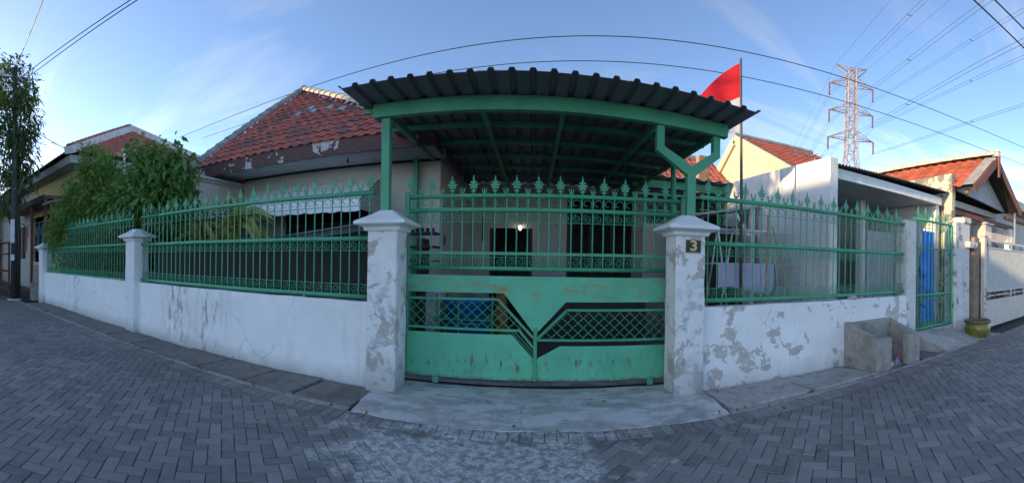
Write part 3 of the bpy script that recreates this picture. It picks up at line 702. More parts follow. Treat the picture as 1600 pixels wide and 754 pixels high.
for poly in ([(GX0, 0.69), (-0.10, 0.69), (-0.40, 1.03), (GX0, 1.03)], [(0.04, 0.585), (GX1, 0.585), (GX1, 0.93), (0.39, 0.93)]):
    z0 = poly[0][1]-0.2
    for s in (-1, 1):
        for k in range(-12, 40):
            x = GX0 - 1 + k*0.122
            p, q = ((x, z0), (x + s*1.0, z0 + 0.92))
            sg = clip(p, q, poly)
            if sg:
                yy = GY + 0.004 + 0.004*s
                part('mesh_wire', GREEN, g, lambda m: m.tube([(sg[0][0], yy, sg[0][1]), (sg[1][0], yy, sg[1][1])], 0.0048, 4))
for x in (-1.12, 1.38):
    wb = part('wheel_bracket', GREEN, g, lambda m: m.box(x-0.035, x+0.035, GY-0.028, GY+0.028, 0.045, 0.119, 0.004))
t = thing('gate_track', 'dark steel rail on the ground under the big green gate', 'rail', (0.1, 4.5, 0.03))
part('track', BLACK, t, lambda m: m.box(-1.75, 2.4, 4.47, 4.53, 0.030, 0.048, 0.004))

# ------------------------------------------------------------------ small side gate
sg_ = thing('side_gate', 'narrow green barred side gate with blue sheet behind it', 'gate', (6.75, 4.2, 0.3))
SX0, SX1 = 6.03, 7.44
for x in (SX0, SX1): part('side_post', GREEN, sg_, lambda m: m.box(x-0.025, x+0.025, 4.175, 4.225, 0.305, 2.42, 0.005))
for z, r in ((2.40, 0.027), (1.86, 0.018), (0.955, 0.027), (0.325, 0.027)): part('rail', GREEN, sg_, lambda m: m.tube([(SX0, 4.2, z), (SX1, 4.2, z)], r, 8), True)
for z in (2.26, 0.81, 0.47): part('flat_bar', GREEN, sg_, lambda m: m.box(SX0, SX1, 4.189, 4.211, z-0.003, z+0.003))
RM = rod_mesh('bar', 0.325, 2.40)
for k in range(1, 11):
    x = SX0 + 0.128*k
    link('bar', RM, sg_, (x, 4.2, 0))
    if k % 2: link('spear_finial', SPEAR, sg_, (x, 4.2, 2.42))
    else: link('tulip_finial', TULIP, sg_, (x, 4.2, 2.42))
row(sg_, SCROLL, [SX0+0.064+0.128*k for k in range(11)], 4.2, 2.33); row(sg_, SCROLL_F, [SX0+0.064+0.128*k for k in range(11)], 4.2, 0.885); row(sg_, SCROLL, [SX0+0.064+0.128*k for k in range(11)], 4.2, 0.40)
for z in (0.62, 1.9): part('hinge', BLACK, sg_, lambda m: m.box(SX1+0.02, SX1+0.06, 4.18, 4.22, z, z+0.08))
t = thing('blue_tarpaulin', 'bright blue plastic sheet hanging behind the narrow side gate', 'tarpaulin', (7.4, 4.75, 0))
def tarp(m):
    n = 14
    for i in range(n):
        x0, x1 = 7.08+0.055*i, 7.08+0.055*(i+1); f = lambda x: 4.75 + 0.035*math.sin(x*38)
        m.quad((x0, f(x0), 0.3), (x1, f(x1), 0.3), (x1, f(x1), 2.30), (x0, f(x0), 2.30))
part('sheet', BLUE, t, tarp)
t = thing('hanging_bag', 'small blue bag hooked on a cord behind the side gate', 'bag', (6.95, 4.62, 1.3))
part('bag_body', BLUE, t, lambda m: m.lathe([(0.0, 0.0), (0.09, 0.04), (0.11, 0.18), (0.06, 0.40), (0.02, 0.44)], (6.98, 4.62, 1.25), 10), True)
part('cord', BLUE, t, lambda m: m.tube([(6.98, 4.62, 1.69), (6.92, 4.62, 1.84), (6.86, 4.62, 1.72), (6.95, 4.62, 0.95), (6.80, 4.62, 0.86)], 0.02, 6))
t = thing('water_hose', 'tangled blue hose hanging low behind the side gate', 'hose', (6.5, 4.6, 0.8))
hp = [(6.15+0.5*abs(math.sin(i*0.9))+0.02*i, 4.6+0.04*math.cos(i*1.3), 0.95+0.35*math.sin(i*0.7)*math.cos(i*0.31)) for i in range(30)]
part('hose_coil', plain('hose_blue', (0.03, 0.16, 0.40), 0.4), t, lambda m: m.tube(hp, 0.014, 6), True)
# sloping concrete ramp in front of the side gate
t = thing('concrete_ramp', 'sloping rough concrete ramp in front of the small side gate', 'ramp', (6.7, 3.8, 0))
m = MB(); nx = 12
def rz(x, y): return max(-0.02, 0.27*min(1, max(0, (y-3.50)/0.6)) * (1-0.45*max(0, (x-6.6)/1.0)) + 0.008*wob(x*2+y*3))
for i in range(nx):
    for j in range(6):
        f = lambda i, j: (5.93+ (1.72*i/nx) + 0.10*(1-j/6)*(1 if i < 2 else 0), 3.46+0.68*j/6, rz(5.93+1.72*i/nx, 3.46+0.68*j/6)+0.015)
        m.quad(f(i,j), f(i+1,j), f(i+1,j+1), f(i,j+1))
for j in range(6):
    p, q = f(0,j), f(0,j+1); m.quad(p, q, (q[0],q[1],-0.06), (p[0],p[1],-0.06))
    p, q = f(nx,j), f(nx,j+1); m.quad(p, q, (q[0],q[1],-0.06), (p[0],p[1],-0.06))
for i in range(nx):
    p, q = f(i,0), f(i+1,0); m.quad(p, q, (q[0],q[1],-0.06), (p[0],p[1],-0.06))
m.build('ramp_body', SLAB_R, t, True)
part('sill', SLAB_R, t, lambda m: m.box(6.0, 7.49, 4.145, 4.40, -0.07, 0.285, 0.015))

# ------------------------------------------------------------------ carport
cp = thing('carport', 'green steel carport with dark ribbed sheet roof over the gate', 'carport', (0.1, 4.2, 0))
CPX0, CPX1, CPY0, CPY1 = -1.98, 2.30, 3.60, 8.99
def cz(x, y=4.16): return 3.210 - 0.0219*x - 0.0063*x*x + 0.0125*(y-3.6)   # the roof falls slightly to the right and to the street
def rib_sheet(parent, name, x0, x1, y0, y1, zf, pitch, h, mat, ph=0.0, t=0.0):
    m = MB(); pts = []; x = x0
    k = math.floor((x0-ph)/pitch)-1
    prof = [(0.0, h), (0.11, h), (0.20, 0.0), (0.80, 0.0), (0.89, h)]
    while ph + k*pitch < x1 + pitch:
        for u, hh in prof:
            X_ = ph + (k+u)*pitch
            pts.append((X_, hh))
        k += 1
    xs_, hs_ = [p[0] for p in pts], [p[1] for p in pts]
    pts = [(x0, float(np.interp(x0, xs_, hs_)))] + [p for p in pts if x0 < p[0] < x1] + [(x1, float(np.interp(x1, xs_, hs_)))]
    for (xa, ha), (xb, hb) in zip(pts, pts[1:]):
        m.quad((xa, y0, zf(xa, y0)+ha), (xb, y0, zf(xb, y0)+hb), (xb, y1, zf(xb, y1)+hb), (xa, y1, zf(xa, y1)+ha))
        m.quad((xa, y0, zf(xa, y0)+ha-0.004), (xb, y0, zf(xb, y0)+hb-0.004), (xb, y1, zf(xb, y1)+hb-0.004), (xa, y1, zf(xa, y1)+ha-0.004))
        m.quad((xa, y0, zf(xa, y0)+ha), (xb, y0, zf(xb, y0)+hb), (xb, y0, zf(xb, y0)+hb-0.004), (xa, y0, zf(xa, y0)+ha-0.004))
    return m.build(name, mat, parent)
xx = np.linspace(CPX0, CPX1, 7); PITCH = (CPX1-CPX0)/22
for i in range(6): rib_sheet(cp, 'roof_sheet', xx[i]-0.001, xx[i+1]+0.02, CPY0 + (0.012 if i % 2 else 0), CPY1, lambda x, y: cz(x, y)+0.0012*(i % 2), PITCH, 0.032, ZINC, CPX0)
def bz(x, y=4.16): return cz(x, y)-0.006
xsb = [-1.80, -0.8, 0.2, 1.2, 2.18]
part('front_beam', GREEN, cp, lambda m: m.prism([(x, bz(x)-0.155) for x in xsb] + [(x, bz(x)-0.004) for x in reversed(xsb)], 'y', 4.115, 4.205))
for y in (4.235, 4.95, 5.70, 6.45, 7.25, 8.05):
    xp_ = [-1.97, -0.9, 0.2, 1.2, 2.24]
    part('purlin', GREEN, cp, lambda m: m.prism([(x, bz(x, y)-0.058) for x in xp_] + [(x, bz(x, y)-0.004) for x in reversed(xp_)], 'y', y-0.025, y+0.025))
for x in (-1.66, -0.58, 0.29, 1.36, 2.10): part('rafter', GREEN, cp, lambda m: m.beam((x, 4.21, bz(x, 4.21)-0.098), (x, 8.7, bz(x, 8.7)-0.098), 0.05, 0.075))
part('post', GREEN, cp, lambda m: m.box(-1.71, -1.61, 4.15, 4.24, 2.02, bz(-1.66)-0.157, 0.006))
fp = part('forked_post', GREEN, cp, lambda m: m.box(1.693, 1.793, 4.15, 4.24, 2.02, 2.52, 0.006))
m = MB()
for s, xt in ((-1, 1.363), (1, 2.058)):
    zt_ = bz(xt)-0.157
    m2 = MB(); yy = 4.195; hw = 0.043
    xk = xt; zk = 2.765
    poly = [(1.743+s*0.0, 2.47), (1.743+s*0.05, 2.49), (xk+s*hw, zk-0.03), (xk+s*hw, zt_), (xk-s*hw, zt_), (xk-s*hw, zk+0.02), (1.743, 2.60)]
    m2.prism(poly, 'y', 4.155+0.002*s, 4.236+0.002*s); m2.build('fork_arm', GREEN, cp)
part('post', GREEN, cp, lambda m: m.tube([(2.19, 6.0, 0.02), (2.19, 6.0, bz(2.19)-0.06)], 0.045, 10), True)
part('post', GREEN, cp, lambda m: m.box(-1.98, -1.90, 6.18, 6.26, 0.02, bz(-1.9)-0.06, 0.006))

# ------------------------------------------------------------------ main house
h = thing('main_house', 'single storey cream house with brown-edged red tiled roof behind the fence', 'house', (-3.5, 6.4, 0))
def bx(nm, mat, par, *a_, c=0.0): return part(nm, mat, par, lambda m: m.box(*a_, c))
w = bx('wall', HOUSE_W, h, -5.70, -4.60, 6.30, 6.45, 0, 3.16); bx('wall', HOUSE_W, h, -2.70, -1.54, 6.30, 6.45, 0, 3.16)
bx('wall', HOUSE_W, h, -4.60, -2.70, 6.302, 6.448, 0, 0.9); bx('wall', HOUSE_W, h, -4.60, -2.70, 6.302, 6.448, 2.72, 3.16)
bx('wall', HOUSE_W, h, -1.69, -1.54, 6.451, 9.0, 0, 3.16)
wd = bx('window', WOOD_D, h, -4.60, -4.53, 6.33, 6.42, 0.9, 2.72)
for x in (-3.94, -3.32, -2.77): bx('frame', WOOD_D, wd, x, x+0.07, 6.332, 6.418, 0.9, 2.72)
bx('frame', WOOD_D, wd, -4.53, -2.77, 6.334, 6.416, 2.1, 2.16)
for x0, x1 in ((-4.53, -3.94), (-3.87, -3.32), (-3.25, -2.77)): bx('pane', GLASS, wd, x0, x1, 6.372, 6.378, 0.9, 2.71)
# porch back wall with door and wide opening, dark room behind
bx('porch_wall', HOUSE_W, h, -1.69, -1.02, 9.0, 9.15, 0, 3.42); bx('porch_wall', HOUSE_W, h, -0.04, 0.74, 9.0, 9.15, 0, 3.42)
bx('porch_wall', HOUSE_W, h, -1.02, -0.04, 9.002, 9.148, 2.26, 3.42); bx('porch_wall', HOUSE_W, h, 0.74, 2.25, 9.002, 9.148, 3.10, 3.42)
bx('porch_wall', HOUSE_W, h, 0.74, 2.25, 9.002, 9.148, 0, 0.45)
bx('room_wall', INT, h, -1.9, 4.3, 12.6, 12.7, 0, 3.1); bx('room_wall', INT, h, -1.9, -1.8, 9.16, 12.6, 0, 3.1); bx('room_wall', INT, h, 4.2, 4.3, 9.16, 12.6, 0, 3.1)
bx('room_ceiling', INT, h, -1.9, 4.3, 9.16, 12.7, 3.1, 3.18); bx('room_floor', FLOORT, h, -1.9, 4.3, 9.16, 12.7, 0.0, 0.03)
dr = bx('door', WOOD_D, h, -1.02, -0.96, 9.02, 9.12, 0.03, 2.26); bx('frame', WOOD_D, dr, -0.10, -0.04, 9.02, 9.12, 0.03, 2.26)
bx('door_leaf', WOOD_D, dr, -0.955, -0.91, 9.13, 9.95, 0.03, 2.22)
ws = bx('wide_window', WOOD_D, h, 0.74, 0.80, 9.03, 9.11, 0.45, 3.10)
for x in (1.27, 1.76): bx('mullion', WOOD_D, ws, x, x+0.05, 9.03, 9.11, 0.45, 3.10)
bx('pilaster', HOUSE_W, h, -1.42, -1.30, 8.93, 8.998, 0, 2.5)
bx('vent', WOOD_D, h, -1.20, -1.13, 8.985, 8.999, 1.95, 2.5)
sw = bx('switch', WOOD, h, -1.539, -1.525, 6.60, 6.68, 1.75, 1.92)
lp = part('porch_lamp', WHITE, h, lambda m: m.lathe([(0.02, 0.06), (0.035, 0.06), (0.035, 0.10), (0.0, 0.10)], (-0.32, 8.93, 2.25), 10))
EM = NT('lit_bulb'); EM.b.inputs['Emission Color'].default_value = (1, 0.93, 0.8, 1); EM.b.inputs['Emission Strength'].default_value = 4; EM.done((0.9, 0.9, 0.85), 0.3)
part('bulb', EM.m, lp, lambda m: m.lathe([(0.0, -0.045), (0.02, -0.036), (0.028, -0.008), (0.022, 0.028), (0.014, 0.06)], (-0.32, 8.93, 2.25), 12), True)
bx('lamp_bracket', WHITE, lp, -0.34, -0.30, 8.91, 8.998, 2.352, 2.40)
# side room with green window band and old sheet roof
bx('side_room_wall', HOUSE_W, h, 2.26, 4.18, 8.0, 8.15, 0, 2.35); bx('side_room_wall', HOUSE_W, h, 2.26, 2.38, 8.152, 9.0, 0, 3.1)
bx('green_beam', GREEN, h, 2.0, 4.18, 7.93, 7.99, 3.10, 3.26); bx('green_beam', GREEN, h, 2.0, 4.18, 7.90, 7.96, 2.93, 2.98)
for x in (2.28, 2.72, 3.16, 3.60, 4.04): bx('window_post', GREEN, h, x, x+0.05, 8.0, 8.06, 2.352, 3.10)
for x in (2.33, 2.77, 3.21, 3.65): bx('pane', GLASS, h, x, x+0.39, 8.03, 8.035, 2.352, 3.10)
bx('green_rail', GREEN, h, 2.26, 4.18, 7.96, 8.02, 2.60, 2.64)
def wavy(parent, name, x0, x1, y0, y1, zf, pitch, h_, mat, n=6):
    m = MB(); N_ = int((x1-x0)/pitch*n); P_ = [x0+(x1-x0)*i/N_ for i in range(N_+1)]
    g_ = lambda x: h_*math.sin(2*math.pi*(x-x0)/pitch)
    for a_, b_ in zip(P_, P_[1:]):
        m.quad((a_, y0, zf(a_, y0)+g_(a_)), (b_, y0, zf(b_, y0)+g_(b_)), (b_, y1, zf(b_, y1)+g_(b_)), (a_, y1, zf(a_, y1)+g_(a_)))
        m.quad((a_, y0, zf(a_, y0)+g_(a_)), (b_, y0, zf(b_, y0)+g_(b_)), (b_, y0, zf(b_, y0)+g_(b_)-0.008), (a_, y0, zf(a_, y0)+g_(a_)-0.008))
        m.quad((a_, y0, zf(a_, y0)+g_(a_)-0.008), (b_, y0, zf(b_, y0)+g_(b_)-0.008), (b_, y1, zf(b_, y1)+g_(b_)-0.008), (a_, y1, zf(a_, y1)+g_(a_)-0.008))
    return m.build(name, mat, parent, True)
wavy(h, 'side_roof_sheet', 1.95, 4.19, 7.6, 12.0, lambda x, y: 3.29+0.09*(y-7.6), 0.26, 0.022, ASBEST)
# roof
A_, B_, P_ = Vector((-6.40, 5.40, 3.33)), Vector((-1.43, 5.40, 3.33)), Vector((-5.77, 8.66, 5.87))
Rb, Eb, Lb = Vector((-5.77, 13.5, 5.87)), Vector((-1.43, 13.5, 3.33)), Vector((-8.2, 13.5, 3.33))
m = MB(); dz = Vector((0, 0, -0.03))
m.quad(A_+dz, B_+dz, P_+dz); m.quad(P_+dz, B_+dz, Eb+dz, Rb+dz); m.quad(A_+dz, P_+dz, Rb+dz, Lb+dz)
roof = m.build('roof', WOOD_D, h)
slope = (P_ - Vector((P_.x, 5.40, 3.33))).normalized(); nrm = Vector((1, 0, 0)).cross(slope).normalized()
def tile_mesh(w_, l_, mat, hh=0.032, t_=0.014):
    """S-profile roof tile: x across, y up the slope, z off the slope"""
    m = MB(); prof = [(-0.5, 0.15), (-0.36, 0.75), (-0.18, 1.0), (0.0, 0.72), (0.14, 0.18), (0.3, 0.0), (0.52, 0.22)]
    n = len(prof); v = []
    for (y, lift) in ((-l_*0.06, 0.030), (l_*1.03, 0.004)):
        for u, hz in prof: v.append((u*w_, y, hz*hh+lift))
    for u, hz in prof: v.append((u*w_, -l_*0.06, hz*hh+0.030-t_))
    f = [(i, i+1, n+i+1, n+i) for i in range(n-1)] + [(2*n+i, 2*n+i+1, i+1, i) for i in range(n-1)]
    m.add(v, f); return m.mesh('tile', mat, False)
TW, TL = 0.195, 0.265
TM, TMG = tile_mesh(TW, TL, TILE_O), tile_mesh(TW, TL, TILE_GREY)
rotm = Matrix((Vector((1, 0, 0)), slope, nrm)).transposed().to_euler()
Ls = (P_ - Vector((P_.x, 5.40, 3.33))).length
repairs = {(7, 8), (7, 10), (7, 12), (6, 14), (6, 16), (6, 17), (8, 9)}
nr = int(Ls/TL)
for r_ in range(nr+1):
    s0 = r_*TL; u = s0/Ls
    xl = A_.x + (P_.x-A_.x)*u; xr = B_.x + (P_.x-B_.x)*u
    c = 0; x = A_.x + TW/2
    while x < B_.x:
        if xl - 0.04 < x < xr + 0.05:
            p = Vector((x, 5.40, 3.33)) + slope*(s0-0.04)
            link('tile', TMG if (r_, c) in repairs else TM, roof, p, (rotm[0]+random.gauss(0, 0.012), rotm[1]+random.gauss(0, 0.02), rotm[2]+random.gauss(0, 0.012)))
        x += TW; c += 1
def caps(parent, name, p, q, n, r, mat, side=None):
    p, q = V3(p), V3(q); d = (q-p); L_ = d.length/n; d.normalize(); s_ = d.cross(Vector((0, 0, 1))).normalized(); u_ = s_.cross(d)
    for i in range(n):
        m = MB(); a0 = p + d*(L_*i); V_ = []
        for tt, rr_ in ((-0.03, r*1.08), (L_*0.98, r*0.86)):
            for k in range(7):
                an = math.pi*k/6; V_.append(a0 + d*tt + s_*(rr_*math.cos(an)) + u_*(rr_*math.sin(an)*0.85))
        m.add(V_, [(k, k+1, 8+k, 7+k) for k in range(6)]+[(6, 5, 4, 3, 2, 1, 0)])
        m.build(name, mat, parent)
caps(roof, 'ridge_cap', B_+Vector((0, 0, 0.04)), P_+Vector((0, 0, 0.04)), 17, 0.115, CAP_CREAM)
caps(roof, 'verge_cap', A_+Vector((0.0, 0, 0.03)), P_+Vector((0, 0, 0.05)), 14, 0.12, CAP_GREY)
part('peak_cap', TILE_O, roof, lambda m: m.lathe([(0.12, -0.05), (0.12, 0.03), (0.07, 0.09), (0.0, 0.11)], tuple(P_+Vector((0, 0, 0.05))), 10), True)
bx('fascia', FASCIA, h, -6.42, -1.40, 5.36, 5.40, 3.09, 3.325); bx('fascia', FASCIA, h, -1.42, -1.38, 5.401, 8.7, 3.09, 3.32); bx('fascia', FASCIA, h, -6.44, -6.40, 5.401, 8.7, 3.09, 3.32)
bx('soffit', SOFFIT, h, -6.40, -1.42, 5.40, 6.30, 3.155, 3.17); bx('soffit', SOFFIT, h, -1.54, -1.42, 6.30, 9.0, 3.155, 3.17)
bx('eave_hook', BLACK, h, -3.02, -3.00, 5.85, 5.87, 3.08, 3.156)
bx('black_strip', BLACK, h, -5.70, -1.54, 6.285, 6.30, 3.115, 3.15)  # thin black strip along the wall top, just below the soffit
# awning
aw = thing('window_awning', 'white sheet awning with scalloped edge over the left window', 'awning', (-4, 6.0, 2.2))
def awn(m):
    X0, X1 = -5.30, -2.62; n = 96
    for i in range(n):
        a0, a1 = X0+(X1-X0)*i/n, X0+(X1-X0)*(i+1)/n
        hz = lambda x: 0.010*math.sin(x*2*math.pi/0.055*0.5)
        dip = lambda x: 0.018*abs(math.sin(math.pi*(x-X0)/0.335)) + 0.006*wob(x*9)
        m.quad((a0, 6.29, 2.86+hz(a0)), (a1, 6.29, 2.86+hz(a1)), (a1, 5.52, 2.40+hz(a1)), (a0, 5.52, 2.40+hz(a0)))
        m.quad((a0, 5.52, 2.40+hz(a0)), (a1, 5.52, 2.40+hz(a1)), (a1, 5.515, 2.235-dip(a1)), (a0, 5.515, 2.235-dip(a0)))
part('sheet', plain('awning_white', (0.88, 0.88, 0.88), 0.45, 0.06, bump=0), aw, awn)
for x in (-5.2, -4.0, -2.72): part('stay', STEEL, aw, lambda m: m.beam((x, 6.29, 2.32), (x, 5.54, 2.33), 0.02, 0.02))
part('side_sheet', SOFFIT, aw, lambda m: m.prism([(6.29, 2.85), (5.53, 2.39), (5.53, 2.25), (6.29, 2.25)], 'x', -2.615, -2.605))

# annex with cornice at the left of the house
an = thing('annex', 'pale flat-roofed annex wall with cornice, behind the broad-leaved tree', 'building', (-7.2, 6.5, 0))
bx('wall', HOUSE_W, an, -9.0, -5.76, 4.98, 9.0, 0, 2.96)
bx('cornice', HOUSE_W, an, -9.05, -5.71, 4.93, 9.0, 2.962, 3.0, c=0.01); bx('cornice', HOUSE_W, an, -9.09, -5.67, 4.89, 9.0, 3.002, 3.06, c=0.012)

# ------------------------------------------------------------------ things behind the left fence
t = thing('shade_net', 'black shade netting tied behind the lower half of the left fence', 'netting', (-4.1, 4.33, 1.0))
def net(m):
    n = 40
    for i in range(n):
        a0, a1 = -6.22+4.40*i/n, -6.22+4.40*(i+1)/n; f = lambda x: 4.335+0.012*wob(x*3)
        m.quad((a0, f(a0), 0.96), (a1, f(a1), 0.96), (a1, f(a1), 1.70+0.01*wob(a1*2)), (a0, f(a0), 1.70+0.01*wob(a0*2)))
part('net_sheet', NET, t, net)
t = thing('pipe_bundle', 'bundle of long grey pipes laid sloping under the white awning', 'pipes', (-3.2, 5.1, 1.7))
PIPE = plain('dull_pipe', (0.13, 0.13, 0.14), 0.5, 0.3)
for k, (dy_, dz_) in enumerate(((0, 0), (0.05, 0.045), (0.02, 0.09))): part('pipe', PIPE, t, lambda m: m.tube([(-4.9, 5.05+dy_, 1.60+dz_), (-1.95, 5.05+dy_, 1.93+dz_)], 0.022, 8), True)
for x, z in ((-2.2, 1.88), (-4.6, 1.615)): part('trestle', WOOD_D, t, lambda m: m.box(x-0.03, x+0.03, 5.0, 5.16, 0.02, z, 0.004))

# inside the carport
t = thing('shoe_shelf', 'dark shelf with small pots beside the left gate post', 'shelf', (-1.75, 5.6, 0))
bx('upright', WOOD_D, t, -1.70, -1.60, 5.55, 5.9, 0.02, 1.80)
for z in (1.45, 1.66, 1.86): bx('shelf_board', WOOD_D, t, -2.05, -1.42, 5.5, 5.85, z, z+0.03)
for k in range(7):
    part('pot', BLACK, t, lambda m: m.lathe([(0.0, 0), (0.022, 0), (0.030, 0.04), (0.02, 0.06)], (-1.95+0.08*k, 5.6, 1.892), 8))
t = thing('white_cabinet', 'white cabinet behind the left mesh window of the gate', 'cabinet', (-1.5, 5.9, 0))
bx('cabinet_body', WHITE, t, -1.63, -1.38, 5.75, 6.1, 0.02, 1.10, c=0.01)
bx('cabinet_door', WHITE, t, -1.615, -1.395, 5.735, 5.748, 0.1, 1.05)
for k, (z, lab) in enumerate(((0.66, 'upper blue plastic tub seen through the left gate mesh'), (0.36, 'lower blue plastic tub seen through the left gate mesh'))):
    t = thing('plastic_tub', lab, 'tub', (-0.98, 5.85, z), 'blue tubs stacked in the carport')
    part('tub_body', BLUE, t, lambda m: m.lathe([(0.0, 0), (0.30, 0), (0.36, 0.22), (0.385, 0.225), (0.385, 0.245), (0.35, 0.245), (0.29, 0.02), (0.0, 0.02)], (-0.98, 5.85, z), 24), True)
t = thing('tub_stand', 'green metal stand holding the blue tubs inside the carport', 'stand', (-0.98, 5.85, 0))
for z in (0.335, 0.632): bx('shelf', GREEN, t, -1.40, -0.56, 5.48, 6.22, z, z+0.022)
for x in (-1.38, -1.06, -0.58):
    for y in (5.47, 6.19): bx('leg', GREEN, t, x, x+0.03, y, y+0.03, 0.02, 1.0)
t = thing('orange_sack', 'orange sack right of the blue tubs inside the carport', 'sack', (-0.42, 5.8, 0))
part('sack_body', ORANGE, t, lambda m: m.lathe([(0.0, 0.02), (0.08, 0.02), (0.10, 0.3), (0.10, 0.7), (0.07, 0.98), (0.03, 1.07), (0.0, 1.07)], (-0.47, 5.85, 0), 12), True)
bx('low_plinth', plain('dark_plinth', (0.05, 0.05, 0.055), 0.7, 0.3), h, 0.1, 2.1, 7.2, 7.35, 0.02, 0.95)

# ------------------------------------------------------------------ flag
t = thing('flagpole', 'red and white flag on a thin dark pole behind the carport', 'flag', (3.0, 5.2, 0))
part('pole', plain('pole_wood', (0.10, 0.085, 0.07), 0.6, 0.3), t, lambda m: m.tube([(3.02, 5.2, 0.02), (3.0, 5.2, 2.6), (2.955, 5.2, 4.62)], [0.026, 0.024, 0.018], 8), True)
def flag(m, v0, v1, nu=16, nv=8):
    def g_(u, v):
        z = 4.545-1.03*v; x = 2.935+0.025*v
        k = u**0.9
        return (x - 0.60*k*(1-0.10*v) , 5.20 + 0.07*math.sin(7.0*u+1.5*v)*k + 0.30*k, z - (0.60-0.50*v*0.99*(1 if v < 0.5 else 1))*k*(0.55+0.45*k) - 0.02*math.sin(7*u)*v)
    for i in range(nu):
        for j in range(nv):
            u0, u1 = i/nu, (i+1)/nu; a0, a1 = v0+(v1-v0)*j/nv, v0+(v1-v0)*(j+1)/nv
            m.quad(g_(u0, a0), g_(u1, a0), g_(u1, a1), g_(u0, a1))
def cloth_mat(name, col):
    k = NT(name); m_ = k.done(k.mix(k.rng(k.noise(3, 4), 0.3, 0.7), tuple(c*0.85 for c in col), col), 0.8)
    tr = k.node('ShaderNodeBsdfTranslucent'); tr.inputs[0].default_value = col + (1,); ms = k.node('ShaderNodeMixShader'); ms.inputs[0].default_value = 0.5
    k.t.links.new(k.b.outputs[0], ms.inputs[1]); k.t.links.new(tr.outputs[0], ms.inputs[2]); k.t.links.new(ms.outputs[0], k.n['Material Output'].inputs[0]); return m_
FLAG_R, FLAG_W = cloth_mat('flag_red_cloth', (0.85, 0.022, 0.035)), cloth_mat('flag_white_cloth', (0.85, 0.84, 0.82))
part('red_band', FLAG_R, t, lambda m: flag(m, 0, 0.5), True)
part('white_band', FLAG_W, t, lambda m: flag(m, 0.5, 1.0), True)

# ------------------------------------------------------------------ right yard: side wall, lean-to, rack
t = thing('side_wall', 'tall white side wall with sunlit top corner behind the right fence', 'wall', (4.3, 6.5, 0))
part('wall_body', SIDE_W, t, lambda m: m.prism([(4.52, 0), (9.0, 0), (9.0, 3.36), (7.6, 3.33), (5.4, 3.235), (4.52, 3.20)], 'x', 4.20, 4.36))
lt = thing('lean_to', 'shaded lean-to with dark corrugated roof edge beside the side wall', 'shed', (6.1, 6.0, 0))
wavy(lt, 'roof_sheet', 4.37, 7.86, 4.50, 8.6, lambda x, y: 3.115+0.03*(x-4.4), 0.075, 0.014, DARK_SHEET, 6)
bx('fascia', WHITE, lt, 4.362, 7.72, 4.62, 4.70, 2.92, 3.085); bx('ceiling', SOFFIT, lt, 4.362, 7.75, 4.70, 8.5, 2.93, 2.95)
bx('back_wall', SOFFIT, lt, 4.362, 7.75, 7.2, 7.3, 0, 2.93)
bx('side_wall', SIDE_W, lt, 7.60, 7.74, 4.702, 7.2, 0, 2.93)
d_ = part('door', plain('pale_blue_sheet', (0.52, 0.57, 0.60), 0.6, 0.12), lt, lambda m: m.box(6.45, 7.45, 5.75, 5.80, 0.35, 2.30, 0.005))
for k in range(8): bx('rib', WHITE, d_, 6.5+0.12*k, 6.515+0.12*k, 5.74, 5.749, 0.4, 2.25)
bx('pillar', WHITE, lt, 6.25, 6.40, 5.75, 5.9, 0.02, 2.93); bx('counter', CONC, lt, 4.9, 6.2, 6.5, 7.19, 0.02, 1.75)
rk = thing('drying_rack', 'folding metal clothes drying rack with lavender cloth behind right fence', 'drying rack', (3.3, 5.5, 0))
ALU = plain('aluminium', (0.62, 0.62, 0.63), 0.35, 0.1, metal=0.7, bump=0)
for x0, x1, y in ((3.40, 3.72, 5.35), (3.98, 3.66, 5.36), (2.98, 2.68, 5.35), (2.62, 2.95, 5.36), (3.98, 3.70, 5.85), (2.62, 2.92, 5.85)):
    part('leg', ALU, rk, lambda m: m.tube([(x0, y, 0.02), (x1, y, 2.06 if x1 > 3.2 or x1 > 2.7 else 2.06)], 0.016, 6))
for y, z in ((5.30, 2.02), (5.45, 2.04), (5.60, 2.045), (5.75, 2.04), (5.90, 2.02), (5.30, 1.50), (5.90, 1.50)):
    part('rail', ALU, rk, lambda m: m.tube([(2.55, y, z), (3.98, y, z)], 0.013, 6))
t = thing('hanging_cloth', 'lavender cloth hung over the lower bar of the drying rack', 'cloth', (3.2, 5.3, 0.85))
def cloth(m):
    n = 40
    for i in range(n):
        a0, a1 = 2.66+1.02*i/n, 2.66+1.02*(i+1)/n; f = lambda x, z: (x, 5.283 + 0.02*math.sin(x*21)*(1.52-z)/0.5, z)
        hz = lambda x: 1.10+0.05*math.sin(x*5)
        for z0_, z1_ in ((1.515, 1.32), (1.32, None)):
            m.quad(f(a0, z0_), f(a1, z0_), f(a1, z1_ or hz(a1)), f(a0, z1_ or hz(a0)))
part('cloth_sheet', LAV, t, cloth)
sh = thing('tool_shed', 'small dark lean-to roof on posts behind the drying rack', 'shed', (3.6, 7.0, 0))
bx('back_panel', WOOD_D, sh, 2.55, 4.1, 7.3, 7.36, 0.02, 2.3); part('roof_panel', ASBEST, sh, lambda m: m.prism([(2.45, 2.30), (4.18, 2.62), (4.18, 2.66), (2.45, 2.34)], 'y', 6.5, 7.4))
part('brace', WHITE, sh, lambda m: m.beam((3.95, 6.55, 2.05), (3.65, 6.55, 2.48), 0.05, 0.05)); bx('post', WHITE, sh, 3.98, 4.06, 6.5, 6.6, 0.02, 2.58); bx('post', WOOD_D, sh, 2.55, 2.63, 6.5, 6.6, 0.02, 2.31)
